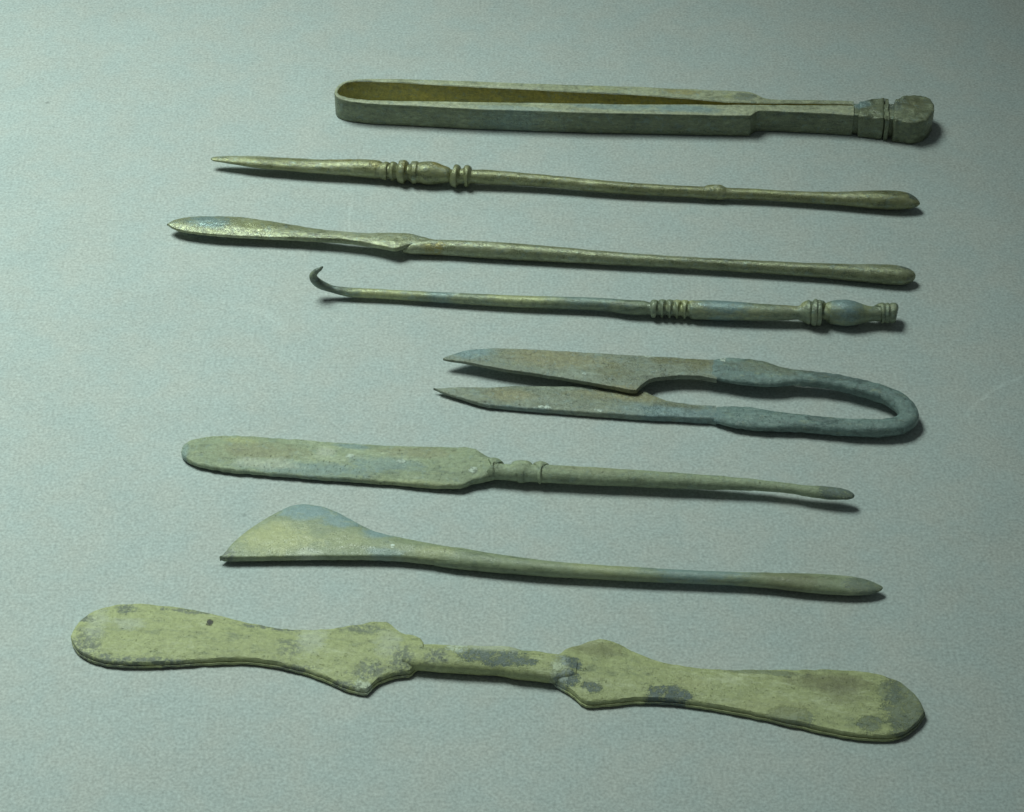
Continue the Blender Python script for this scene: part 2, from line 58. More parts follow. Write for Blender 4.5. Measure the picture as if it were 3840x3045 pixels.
  'st':((-29.52,-3.45,2,0.98,0.85),(-29.27,-3.33,2,1.12,0.98),(-29.01,-3.21,2,1.25,1.1),(-28.75,-3.1,2,1.36,1.2),(-28.38,-2.98,2,1.47,1.3),(-28.01,-2.87,2,1.55,1.38),(-27.64,-2.79,2,1.61,1.44),(-26.89,-2.63,2,1.69,1.53),(-26.15,-2.49,2,1.75,1.59),(-25.39,-2.4,2,1.77,1.63),(-24.25,-2.3,2,1.78,1.66),(-23.11,-2.21,2,1.78,1.68),(-21.97,-2.13,2,1.77,1.7),(-20.82,-2.06,2,1.77,1.72),(-19.66,-1.99,2,1.78,1.75),(-18.48,-1.95,2,1.79,1.79),(-17.31,-1.92,2,1.81,1.81),(-16.14,-1.9,2,1.84,1.84),(-14.97,-1.88,2,1.86,1.86),(-13.8,-1.85,2,1.88,1.88),(-12.63,-1.83,2,1.89,1.89),(-11.44,-1.8,2,1.9,1.9),(-10.26,-1.77,2,1.9,1.9),(-9.08,-1.74,2,1.9,1.9),(-7.89,-1.72,2,1.9,1.9),(-6.71,-1.7,2,1.89,1.89),(-5.53,-1.68,2,1.88,1.88),(-4.34,-1.67,2,1.87,1.87),(-3.16,-1.65,2,1.85,1.85),(-1.98,-1.64,2,1.84,1.84),(-0.8,-1.63,2,1.82,1.82),(0.39,-1.62,2,1.8,1.8),(1.57,-1.62,2,1.78,1.78),(2.75,-1.61,2,1.75,1.75),(3.93,-1.61,2,1.73,1.73),(5.11,-1.6,2,1.71,1.71),(6.29,-1.6,2,1.68,1.68),(7.47,-1.59,2,1.65,1.65),(8.65,-1.59,2,1.63,1.63),(9.83,-1.58,2,1.6,1.6),(11.01,-1.58,2,1.57,1.57),(12.19,-1.57,2,1.55,1.55),(13.37,-1.56,2,1.52,1.52),(14.54,-1.56,2,1.5,1.5),(15.72,-1.55,2,1.48,1.48),(16.9,-1.54,2,1.46,1.46),(18.07,-1.52,2,1.44,1.44),(19.25,-1.51,2,1.42,1.42),(20.42,-1.49,2,1.41,1.41),(21.6,-1.47,2,1.39,1.39),(22.77,-1.45,2,1.38,1.38),(23.96,-1.43,2,1.37,1.37),(25.15,-1.4,2,1.37,1.37),(26.34,-1.37,2,1.36,1.36),(27.53,-1.34,2,1.35,1.35),(28.71,-1.31,2,1.35,1.35),(29.9,-1.28,2,1.34,1.34),(31.09,-1.25,2,1.34,1.34),(32.28,-1.22,2,1.34,1.34),(33.46,-1.19,2,1.34,1.34),(34.65,-1.16,2,1.34,1.34),(35.84,-1.14,2,1.34,1.34),(37.02,-1.11,2,1.34,1.34),(38.21,-1.09,2,1.35,1.35),(39.39,-1.06,2,1.35,1.35),(40.58,-1.04,2,1.36,1.36),(41.76,-1.02,2,1.37,1.37),(42.95,-0.99,2,1.38,1.38),(44.13,-0.97,2,1.39,1.39),(45.31,-0.95,2,1.4,1.4),(46.5,-0.92,2,1.41,1.41),(47.68,-0.9,2,1.42,1.42),(48.86,-0.88,2,1.43,1.43),(50.05,-0.85,2,1.44,1.44),(51.23,-0.83,2,1.45,1.45),(52.41,-0.81,2,1.46,1.46),(53.59,-0.78,2,1.47,1.47),(54.77,-0.76,2,1.49,1.49),(55.95,-0.73,2,1.5,1.5),(57.13,-0.71,2,1.52,1.52),(58.31,-0.68,2,1.54,1.54),(59.49,-0.66,2,1.56,1.56),(60.67,-0.63,2,1.58,1.58),(61.84,-0.61,2,1.6,1.6),(63.02,-0.58,2,1.63,1.63),(64.2,-0.55,2,1.69,1.66),(65.3,-0.53,2,1.75,1.69),(66.41,-0.51,2,1.82,1.73),(67.51,-0.5,2,1.9,1.76),(68.61,-0.47,2,1.97,1.79),(69.71,-0.44,2,2.05,1.82),(70.81,-0.41,2.01,2.12,1.85),(71.92,-0.38,2.02,2.19,1.87),(73.02,-0.35,2.03,2.25,1.91),(73.99,-0.34,2.03,2.31,1.94),(74.97,-0.33,2.04,2.36,1.97),(75.95,-0.33,2.05,2.4,2),(76.63,-0.32,2.05,2.41,2),(77.32,-0.33,2.06,2.42,2),(78,-0.34,2.06,2.41,1.99),(78.59,-0.37,2.07,2.39,1.96),(79.17,-0.42,2.07,2.35,1.93),(79.76,-0.49,2.07,2.29,1.87),(80.15,-0.55,2.08,2.21,1.8),(80.54,-0.64,2.08,2.1,1.7),(80.93,-0.77,2.08,1.95,1.58),(81.17,-0.86,2.08,1.83,1.49),(81.41,-0.97,2.08,1.67,1.35),(81.65,-1.14,2.09,1.44,1.17),(81.76,-1.23,2.09,1.25,1.01),(81.87,-1.33,2.09,0.97,0.78),(81.97,-1.43,2.09,0.69,0.56)),
  'cuts':(84,),
  'patches':((-73.5,0.2,4.95,2.47,'blue',0.8),(-63,-0.2,4.94,1.97,'yellow',0.35),(-40.9,-0.8,6.56,0.98,'pale',0.4),(-21.2,-3.1,1.04,0.97,'gold',0.9),(-23.9,-3.7,1.96,0.68,'gold',0.5),(-16.1,-0.4,4.9,0.68,'pale',0.7),(28.7,-0.4,10.42,0.71,'pale',0.7),(70.1,0.6,3.55,1.33,'pale',0.5),(80.1,1.3,1.77,1.77,'slate',0.8))},
 'hook': {'loc':(19.77,32.15),
  'ang':-3.04,
  'st':((-54.45,-0.38,1.66,1.05,1.05),(-53.42,-0.38,1.66,1.05,1.05),(-52.4,-0.39,1.65,1.05,1.05),(-51.37,-0.4,1.64,1.05,1.05),(-50.34,-0.4,1.64,1.05,1.05),(-49.31,-0.42,1.63,1.05,1.05),(-48.35,-0.44,1.63,1.05,1.05),(-47.38,-0.47,1.62,1.05,1.05),(-46.42,-0.51,1.61,1.05,1.05),(-45.46,-0.55,1.61,1.05,1.05),(-44.49,-0.58,1.6,1.05,1.05),(-43.42,-0.62,1.6,1.06,1.06),(-42.35,-0.68,1.61,1.07,1.07),(-41.27,-0.73,1.62,1.08,1.08),(-40.2,-0.79,1.64,1.1,1.1),(-39.13,-0.84,1.65,1.11,1.11),(-38.06,-0.9,1.66,1.12,1.12),(-36.99,-0.95,1.67,1.14,1.14),(-35.92,-1,1.68,1.15,1.15),(-34.85,-1.05,1.69,1.16,1.16),(-33.7,-1.1,1.7,1.18,1.18),(-32.56,-1.15,1.71,1.19,1.19),(-31.41,-1.2,1.72,1.2,1.2),(-30.27,-1.25,1.73,1.2,1.2),(-29.12,-1.3,1.74,1.21,1.21),(-27.98,-1.35,1.75,1.22,1.22),(-26.84,-1.4,1.76,1.23,1.23),(-25.7,-1.45,1.77,1.24,1.24),(-24.55,-1.5,1.79,1.25,1.25),(-23.41,-1.54,1.8,1.26,1.26),(-22.27,-1.58,1.81,1.26,1.26),(-21.13,-1.62,1.82,1.27,1.27),(-19.99,-1.65,1.83,1.28,1.28),(-18.85,-1.68,1.84,1.29,1.29),(-17.73,-1.71,1.85,1.3,1.3),(-16.6,-1.73,1.86,1.3,1.3),(-15.48,-1.74,1.87,1.31,1.31),(-14.35,-1.75,1.89,1.31,1.31),(-13.23,-1.76,1.9,1.32,1.32),(-12.11,-1.76,1.91,1.33,1.33),(-10.98,-1.76,1.92,1.33,1.33),(-9.86,-1.76,1.93,1.34,1.34),(-8.74,-1.77,1.94,1.34,1.34),(-7.62,-1.77,1.95,1.35,1.35),(-6.49,-1.78,1.96,1.35,1.35),(-5.37,-1.8,1.97,1.36,1.36),(-4.25,-1.82,1.98,1.37,1.37),(-3.13,-1.85,1.99,1.38,1.38),(-2.01,-1.88,2,1.39,1.39),(-0.89,-1.93,2.02,1.4,1.4),(0.24,-1.99,2.03,1.41,1.41),(1.23,-2.08,2.04,1.43,1.43),(2.22,-2.24,2.05,1.46,1.46),(3.21,-2.41,2.06,1.49,1.49),(4.21,-2.56,2.07,1.52,1.52),(5.2,-2.66,2.08,1.54,1.54),(6.25,-2.71,2.09,1.55,1.55),(7.31,-2.73,2.1,1.57,1.57),(8.36,-2.76,2.11,1.55,1.55),(8.84,-2.82,2.12,1.48,1.48),(9.31,-2.92,2.13,1.37,1.37),(9.79,-2.97,2.14,1.32,1.32),(9.93,-2.96,2.15,1.45,1.45),(10.06,-2.96,2.15,1.7,1.7),(10.2,-2.96,2.15,1.87,1.87),(10.35,-2.96,2.15,1.93,1.93),(10.49,-2.97,2.16,1.97,1.97),(10.64,-2.97,2.16,1.98,1.98),(10.83,-2.96,2.16,1.97,1.97),(11.02,-2.96,2.17,1.94,1.94),(11.21,-2.95,2.17,1.89,1.89),(11.35,-2.99,2.17,1.7,1.7),(11.48,-3.05,2.18,1.39,1.39),(11.62,-3.09,2.18,1.22,1.22),(11.76,-3.06,2.18,1.39,1.39),(11.9,-3.02,2.19,1.71,1.71),(12.03,-2.98,2.19,1.92,1.92),(12.18,-2.95,2.19,1.99,1.99),(12.33,-2.93,2.19,2.03,2.03),(12.47,-2.92,2.2,2.05,2.05),(12.6,-2.92,2.2,2.03,2.03),(12.73,-2.93,2.2,1.99,1.99),(12.85,-2.95,2.2,1.92,1.92),(12.98,-3,2.21,1.7,1.7),(13.11,-3.06,2.21,1.37,1.37),(13.23,-3.09,2.21,1.19,1.19),(13.36,-3.07,2.21,1.37,1.37),(13.49,-3.04,2.22,1.72,1.72),(13.61,-3.01,2.22,1.94,1.94),(13.76,-2.98,2.22,2,2),(13.91,-2.96,2.23,2.05,2.05),(14.05,-2.94,2.23,2.06,2.06),(14.18,-2.95,2.23,2.04,2.04),(14.31,-2.96,2.23,2,2),(14.43,-2.98,2.24,1.94,1.94),(14.56,-3.03,2.24,1.72,1.72),(14.69,-3.09,2.24,1.39,1.39),(14.81,-3.12,2.24,1.22,1.22),(14.94,-3.1,2.25,1.39,1.39),(15.07,-3.05,2.25,1.72,1.72),(15.19,-3.01,2.25,1.94,1.94),(15.34,-2.98,2.25,2,2),(15.49,-2.96,2.26,2.05,2.05),(15.63,-2.95,2.26,2.06,2.06),(15.77,-2.95,2.26,2.05,2.05),(15.91,-2.96,2.27,2,2),(16.05,-2.98,2.27,1.94,1.94),(16.17,-3.03,2.27,1.73,1.73),(16.3,-3.09,2.27,1.43,1.43),(16.42,-3.12,2.28,1.27,1.27),(16.55,-3.1,2.28,1.43,1.43),(16.68,-3.07,2.28,1.75,1.75),(16.8,-3.04,2.29,1.95,1.95),(16.94,-3.02,2.29,2.01,2.01),(17.08,-3.01,2.29,2.05,2.05),(17.21,-3,2.29,2.06,2.06),(17.35,-3,2.3,2.05,2.05),(17.49,-3,2.3,2.01,2.01),(17.62,-3.01,2.3,1.95,1.95),(17.75,-3.06,2.3,1.77,1.77),(17.88,-3.14,2.31,1.5,1.5),(18,-3.18,2.31,1.36,1.36),(18.14,-3.16,2.31,1.49,1.49),(18.27,-3.14,2.31,1.74,1.74),(18.41,-3.12,2.32,1.91,1.91),(18.56,-3.08,2.32,1.96,1.96),(18.71,-3.06,2.32,2.01,2.01),(18.85,-3.05,2.33,2.02,2.02),(19.06,-3.06,2.33,2.03,2.03),(19.27,-3.08,2.33,2.02,2.02),(19.48,-3.08,2.34,2.02,2.02),(20.41,-3.09,2.36,2.06,2.06),(21.34,-3.1,2.38,2.09,2.09),(22.26,-3.1,2.4,2.12,2.12),(23.27,-3.11,2.42,2.13,2.13),(24.28,-3.14,2.44,2.12,2.12),(25.29,-3.18,2.46,2.1,2.1),(26.29,-3.22,2.48,2.08,2.08),(27.3,-3.25,2.5,2.05,2.05),(28.35,-3.29,2.52,2.02,2.02),(29.4,-3.33,2.54,1.98,1.98),(30.45,-3.37,2.56,1.94,1.94),(31.49,-3.42,2.58,1.9,1.9),(32.54,-3.46,2.6,1.85,1.85),(33.59,-3.49,2.63,1.81,1.81),(34.53,-3.51,2.65,1.78,1.78),(35.48,-3.52,2.67,1.74,1.74),(36.42,-3.52,2.69,1.71,1.71),(37.36,-3.51,2.7,1.67,1.67),(38.3,-3.5,2.72,1.62,1.62),(39.24,-3.49,2.74,1.57,1.57),(40.19,-3.47,2.76,1.51,1.51),(41.13,-3.45,2.78,1.48,1.48),(41.36,-3.45,2.79,1.51,1.51),(41.59,-3.45,2.79,1.59,1.59),(41.82,-3.45,2.79,1.69,1.69),(42.12,-3.42,2.8,1.87,1.87),(42.41,-3.35,2.81,2.11,2.11),(42.7,-3.3,2.81,2.3,2.3),(43,-3.27,2.82,2.45,2.45),(43.29,-3.24,2.83,2.58,2.58),(43.59,-3.23,2.83,2.63,2.63),(43.75,-3.22,2.83,2.55,2.55),(43.92,-3.22,2.84,2.41,2.41),(44.09,-3.21,2.84,2.33,2.33),(44.22,-3.22,2.84,2.44,2.44),(44.34,-3.24,2.85,2.65,2.65),(44.47,-3.25,2.85,2.8,2.8),(44.63,-3.26,2.85,2.87,2.87),(44.8,-3.26,2.85,2.92,2.92),(44.97,-3.25,2.85,2.94,2.94),(45.11,-3.25,2.85,2.88,2.88),(45.26,-3.25,2.85,2.76,2.76),(45.41,-3.25,2.85,2.7,2.7),(45.53,-3.26,2.85,2.73,2.73),(45.66,-3.28,2.85,2.77,2.77),(45.78,-3.29,2.85,2.79,2.79),(45.91,-3.28,2.85,2.77,2.77),(46.03,-3.27,2.85,2.7,2.7),(46.16,-3.27,2.85,2.6,2.6),(46.29,-3.35,2.85,2.18,2.18),(46.42,-3.51,2.85,1.52,1.52),(46.55,-3.59,2.85,1.18,1.18),(46.84,-3.5,2.86,1.39,1.39),(47.13,-3.32,2.86,1.81,1.81),(47.42,-3.2,2.86,2.11,2.11),(48.05,-3.09,2.86,2.36,2.36),(48.69,-3.01,2.86,2.52,2.52),(49.31,-2.98,2.86,2.63,2.63),(49.94,-3.01,2.86,2.73,2.73),(50.57,-3.04,2.87,2.82,2.82),(51.2,-3.04,2.87,2.85,2.85),(51.83,-3.03,2.87,2.82,2.82),(52.45,-3.07,2.87,2.73,2.73),(53.08,-3.11,2.87,2.62,2.62),(53.7,-3.14,2.87,2.45,2.45),(54.33,-3.15,2.88,2.23,2.23),(54.96,-3.14,2.88,2.03,2.03),(55.48,-3.12,2.88,1.88,1.88),(56.01,-3.1,2.88,1.73,1.73),(56.53,-3.06,2.88,1.66,1.66),(57.11,-3.02,2.88,1.63,1.63),(57.69,-2.98,2.88,1.61,1.61),(58.26,-2.95,2.88,1.61,1.61),(58.37,-2.88,2.88,1.71,1.71),(58.48,-2.76,2.88,1.92,1.92),(58.59,-2.69,2.89,2.06,2.06),(58.77,-2.66,2.89,2.13,2.13),(58.95,-2.65,2.89,2.18,2.18),(59.13,-2.64,2.89,2.2,2.2),(59.32,-2.63,2.89,2.15,2.15),(59.51,-2.62,2.89,2.04,2.04),(59.7,-2.61,2.89,1.99,1.99),(59.85,-2.61,2.89,2.04,2.04),(60.01,-2.61,2.89,2.13,2.13),(60.17,-2.61,2.89,2.19,2.19),(60.34,-2.6,2.89,2.13,2.13),(60.52,-2.59,2.89,2.04,2.04),(60.7,-2.58,2.89,1.99,1.99),(60.89,-2.57,2.89,2.04,2.04),(61.08,-2.56,2.89,2.13,2.13),(61.27,-2.55,2.89,2.19,2.19),(61.48,-2.54,2.89,2.18,2.18),(61.69,-2.53,2.89,2.16,2.16),(61.9,-2.52,2.89,2.12,2.12),(62.02,-2.53,2.89,2,2),(62.15,-2.57,2.9,1.76,1.76),(62.27,-2.6,2.9,1.53,1.53)),
  'cuts':(62,73,85,97,109,121,154,164,173,182,204),
  'curl':((-54.45,-0.38,1.66,1.05,1.05),(-56.37,-0.33,1.95,0.96,0.96),(-58.6,-0.27,2.38,0.8,0.8),(-60.49,-0.23,3.21,0.96,0.96),(-61.6,-0.2,3.96,0.99,0.99),(-62.29,-0.18,4.86,0.96,0.96),(-62.47,-0.18,5.79,0.86,0.86),(-62.1,-0.19,6.59,0.7,0.7),(-61.49,-0.2,7.28,0.54,0.54),(-60.89,-0.22,7.72,0.41,0.41),(-60.31,-0.23,8.41,0.19,0.19)),
  'patches':((-59.2,2,4.49,4.31,'slate',0.7),(-47,-0.8,7.66,1.34,'yellow',0.85),(-32.3,-0.9,1.28,0.67,'white',0.6),(-17.3,-1.8,8.27,1.14,'yellow',0.75),(-34.9,-0.5,2.87,1.91,'blue',0.7),(-3,-1,7.95,1.9,'blue',0.6),(16.9,-2.2,2.22,2.37,'yellow',0.7),(25.8,-2.2,5.38,3.31,'blue',0.9),(39.3,-2,2.85,2.37,'ochre',0.6),(42.2,-1.8,0.95,1.89,'yellow',0.7),(51.3,-1.8,3.48,3.78,'blue',0.9),(47.2,-3.5,0.95,1.89,'yellow',0.5),(55.7,-2.6,0.95,2.36,'yellow',0.4))},
 'shears': {'loc':(33.42,1.1),
  'ang':-8.59,
  'far':((-48.78,3.28,-48.74,3.09,2.47,0.49,0.1),(-48.63,3.42,-48.57,3.04,2.47,0.5,0.1),(-48.48,3.58,-48.38,2.98,2.47,0.5,0.1),(-48.31,3.74,-48.17,2.93,2.46,0.51,0.1),(-48.17,3.86,-48.01,2.89,2.46,0.52,0.1),(-48.13,3.9,-47.96,2.89,2.46,0.52,0.1),(-47.93,4.06,-47.73,2.85,2.46,0.53,0.1),(-47.72,4.22,-47.48,2.83,2.46,0.54,0.1),(-47.5,4.38,-47.23,2.8,2.46,0.55,0.1),(-47.27,4.55,-46.97,2.78,2.45,0.56,0.1),(-47.25,4.56,-46.94,2.78,2.45,0.56,0.1),(-47.02,4.72,-46.69,2.77,2.45,0.57,0.1),(-46.76,4.9,-46.39,2.75,2.45,0.58,0.1),(-46.48,5.09,-46.09,2.73,2.45,0.59,0.1),(-46.2,5.28,-45.77,2.7,2.44,0.6,0.1),(-46.08,5.37,-45.63,2.69,2.44,0.61,0.1),(-45.91,5.47,-45.44,2.67,2.44,0.62,0.1),(-45.59,5.66,-45.09,2.64,2.44,0.63,0.11),(-45.27,5.84,-44.73,2.6,2.43,0.65,0.11),(-44.92,6,-44.35,2.56,2.43,0.66,0.11),(-44.88,6.02,-44.31,2.56,2.43,0.66,0.11),(-44.56,6.15,-43.96,2.52,2.43,0.68,0.11),(-44.2,6.29,-43.56,2.48,2.42,0.69,0.11),(-43.81,6.44,-43.15,2.43,2.42,0.71,0.11),(-43.41,6.58,-42.72,2.38,2.42,0.72,0.11),(-43,6.71,-42.28,2.32,2.41,0.74,0.11),(-42.57,6.83,-41.83,2.26,2.41,0.76,0.11),(-42.41,6.88,-41.66,2.24,2.41,0.77,0.11),(-42.14,6.94,-41.37,2.2,2.4,0.78,0.11),(-41.9,7,-41.12,2.17,2.4,0.79,0.11),(-41.68,7.04,-40.89,2.13,2.4,0.8,0.11),(-41.21,7.16,-40.4,2.07,2.4,0.8,0.11),(-40.74,7.28,-39.9,2,2.39,0.81,0.11),(-40.25,7.39,-39.38,1.93,2.39,0.81,0.11),(-39.75,7.51,-38.85,1.86,2.38,0.81,0.11),(-39.23,7.61,-38.32,1.78,2.38,0.82,0.11),(-38.71,7.71,-37.77,1.71,2.37,0.82,0.11),(-38.37,7.76,-37.42,1.67,2.37,0.83,0.11),(-38.16,7.79,-37.21,1.64,2.37,0.83,0.11),(-37.61,7.87,-36.64,1.58,2.36,0.83,0.11),(-37.34,7.91,-36.36,1.55,2.36,0.83,0.11),(-37.04,7.95,-36.06,1.53,2.36,0.84,0.11),(-36.47,8.01,-35.47,1.48,2.35,0.84,0.11),(-35.88,8.08,-34.87,1.43,2.35,0.85,0.11),(-35.28,8.14,-34.26,1.39,2.34,0.85,0.11),(-34.66,8.2,-33.63,1.35,2.34,0.86,0.12),(-34.04,8.26,-33,1.32,2.33,0.86,0.12),(-33.41,8.31,-32.36,1.28,2.33,0.87,0.12),(-32.76,8.36,-31.71,1.25,2.32,0.87,0.12),(-32.11,8.41,-31.05,1.21,2.31,0.88,0.12),(-31.44,8.46,-30.38,1.17,2.31,0.88,0.12),(-30.77,8.52,-29.7,1.13,2.3,0.89,0.12),(-30.08,8.57,-29.01,1.08,2.3,0.89,0.12),(-29.62,8.6,-28.54,1.05,2.3,0.9,0.12),(-29.39,8.62,-28.31,1.03,2.3,0.9,0.12),(-28.68,8.67,-27.59,0.97,2.3,0.9,0.12),(-27.97,8.72,-26.88,0.91,2.3,0.91,0.12),(-27.25,8.76,-26.14,0.84,2.3,0.92,0.12),(-26.52,8.81,-25.41,0.78,2.3,0.92,0.12),(-25.78,8.85,-24.66,0.71,2.3,0.93,0.12),(-25.02,8.89,-23.91,0.64,2.3,0.93,0.12),(-24.27,8.93,-23.14,0.56,2.3,0.94,0.12),(-23.5,8.97,-22.37,0.49,2.3,0.94,0.12),(-22.73,9.01,-21.59,0.41,2.3,0.95,0.12),(-21.95,9.04,-20.81,0.33,2.3,0.96,0.12),(-21.87,9.05,-20.73,0.32,2.3,0.96,0.12),(-21.16,9.09,-20.01,0.24,2.3,0.96,0.13),(-20.37,9.12,-19.21,0.15,2.3,0.97,0.13),(-19.57,9.17,-18.4,0.06,2.3,0.98,0.13),(-19.3,9.18,-18.14,0.02,2.3,0.98,0.13),(-18.76,9.21,-17.59,-0.04,2.3,0.98,0.13),(-17.94,9.25,-16.77,-0.14,2.3,0.99,0.13),(-17.12,9.29,-15.94,-0.25,2.3,1,0.13),(-16.29,9.34,-15.11,-0.35,2.3,1,0.13),(-15.46,9.38,-14.27,-0.46,2.3,1.01,0.13),(-14.62,9.42,-13.42,-0.57,2.3,1.02,0.13),(-14.14,9.44,-12.94,-0.63,2.3,1.02,0.13),(-13.78,9.46,-12.57,-0.68,2.3,1.02,0.13),(-12.93,9.5,-11.71,-0.83,2.3,1.03,0.13),(-12.07,9.55,-10.85,-0.97,2.3,1.04,0.13),(-11.21,9.59,-9.99,-1.08,2.3,1.04,0.13),(-10.54,9.63,-9.32,-1.12,2.3,1.05,0.14),(-10.35,9.64,-9.13,-1.13,2.3,1.05,0.14),(-9.48,9.69,-8.27,-1.12,2.3,1.06,0.14),(-9.26,9.71,-8.05,-1.1,2.3,1.06,0.14),(-9,9.72,-7.82,-0.86,2.3,1.06,0.14),(-8.7,9.74,-7.57,-0.38,2.3,1.06,0.14),(-8.61,9.75,-7.5,-0.25,2.3,1.06,0.14),(-8.1,9.78,-7.09,0.58,2.3,1.07,0.14),(-7.73,9.81,-6.78,1.09,2.3,1.07,0.14),(-6.86,9.88,-6.01,2.11,2.29,1.08,0.14),(-6.7,9.9,-5.87,2.24,2.29,1.08,0.14),(-5.98,9.96,-5.21,2.74,2.29,1.09,0.14),(-5.09,10.03,-4.38,3.24,2.28,1.09,0.14),(-4.39,10.08,-3.71,3.53,2.28,1.1,0.14),(-4.21,10.1,-3.53,3.6,2.27,1.1,0.14),(-3.31,10.16,-2.66,3.89,2.27,1.11,0.14),(-2.85,10.19,-2.22,4.02,2.27,1.11,0.14),(-2.42,10.22,-1.8,4.13,2.26,1.11,0.14),(-1.52,10.24,-0.93,4.36,2.26,1.12,0.14),(-1.31,10.24,-0.73,4.4,2.26,1.12,0.14),(-0.61,10.25,-0.05,4.56,2.25,1.13,0.14),(-0.27,10.26,0.28,4.67,2.25,1.13,0.14),(0.29,10.27,0.83,4.75,2.25,1.14,0.14),(1.02,10.21,1.54,4.84,2.24,1.14,0.14),(1.2,10.24,1.72,4.87,2.24,1.14,0.14),(2.1,10.33,2.61,4.97,2.24,1.15,0.14),(2.54,10.36,3.05,5.02,2.23,1.15,0.14),(3.01,10.39,3.51,5.06,2.23,1.16,0.15),(3.58,10.42,4.07,5.12,2.23,1.16,0.15),(3.91,10.44,4.4,5.14,2.23,1.17,0.15),(4.82,10.5,5.31,5.09,2.22,1.17,0.15),(4.86,10.5,5.35,5.09,2.22,1.17,0.15),(5.72,10.59,6.23,4.96,2.21,1.18,0.15),(6.63,10.69,7.15,4.8,2.21,1.19,0.15),(7.53,10.78,8.06,4.66,2.2,1.2,0.15)),
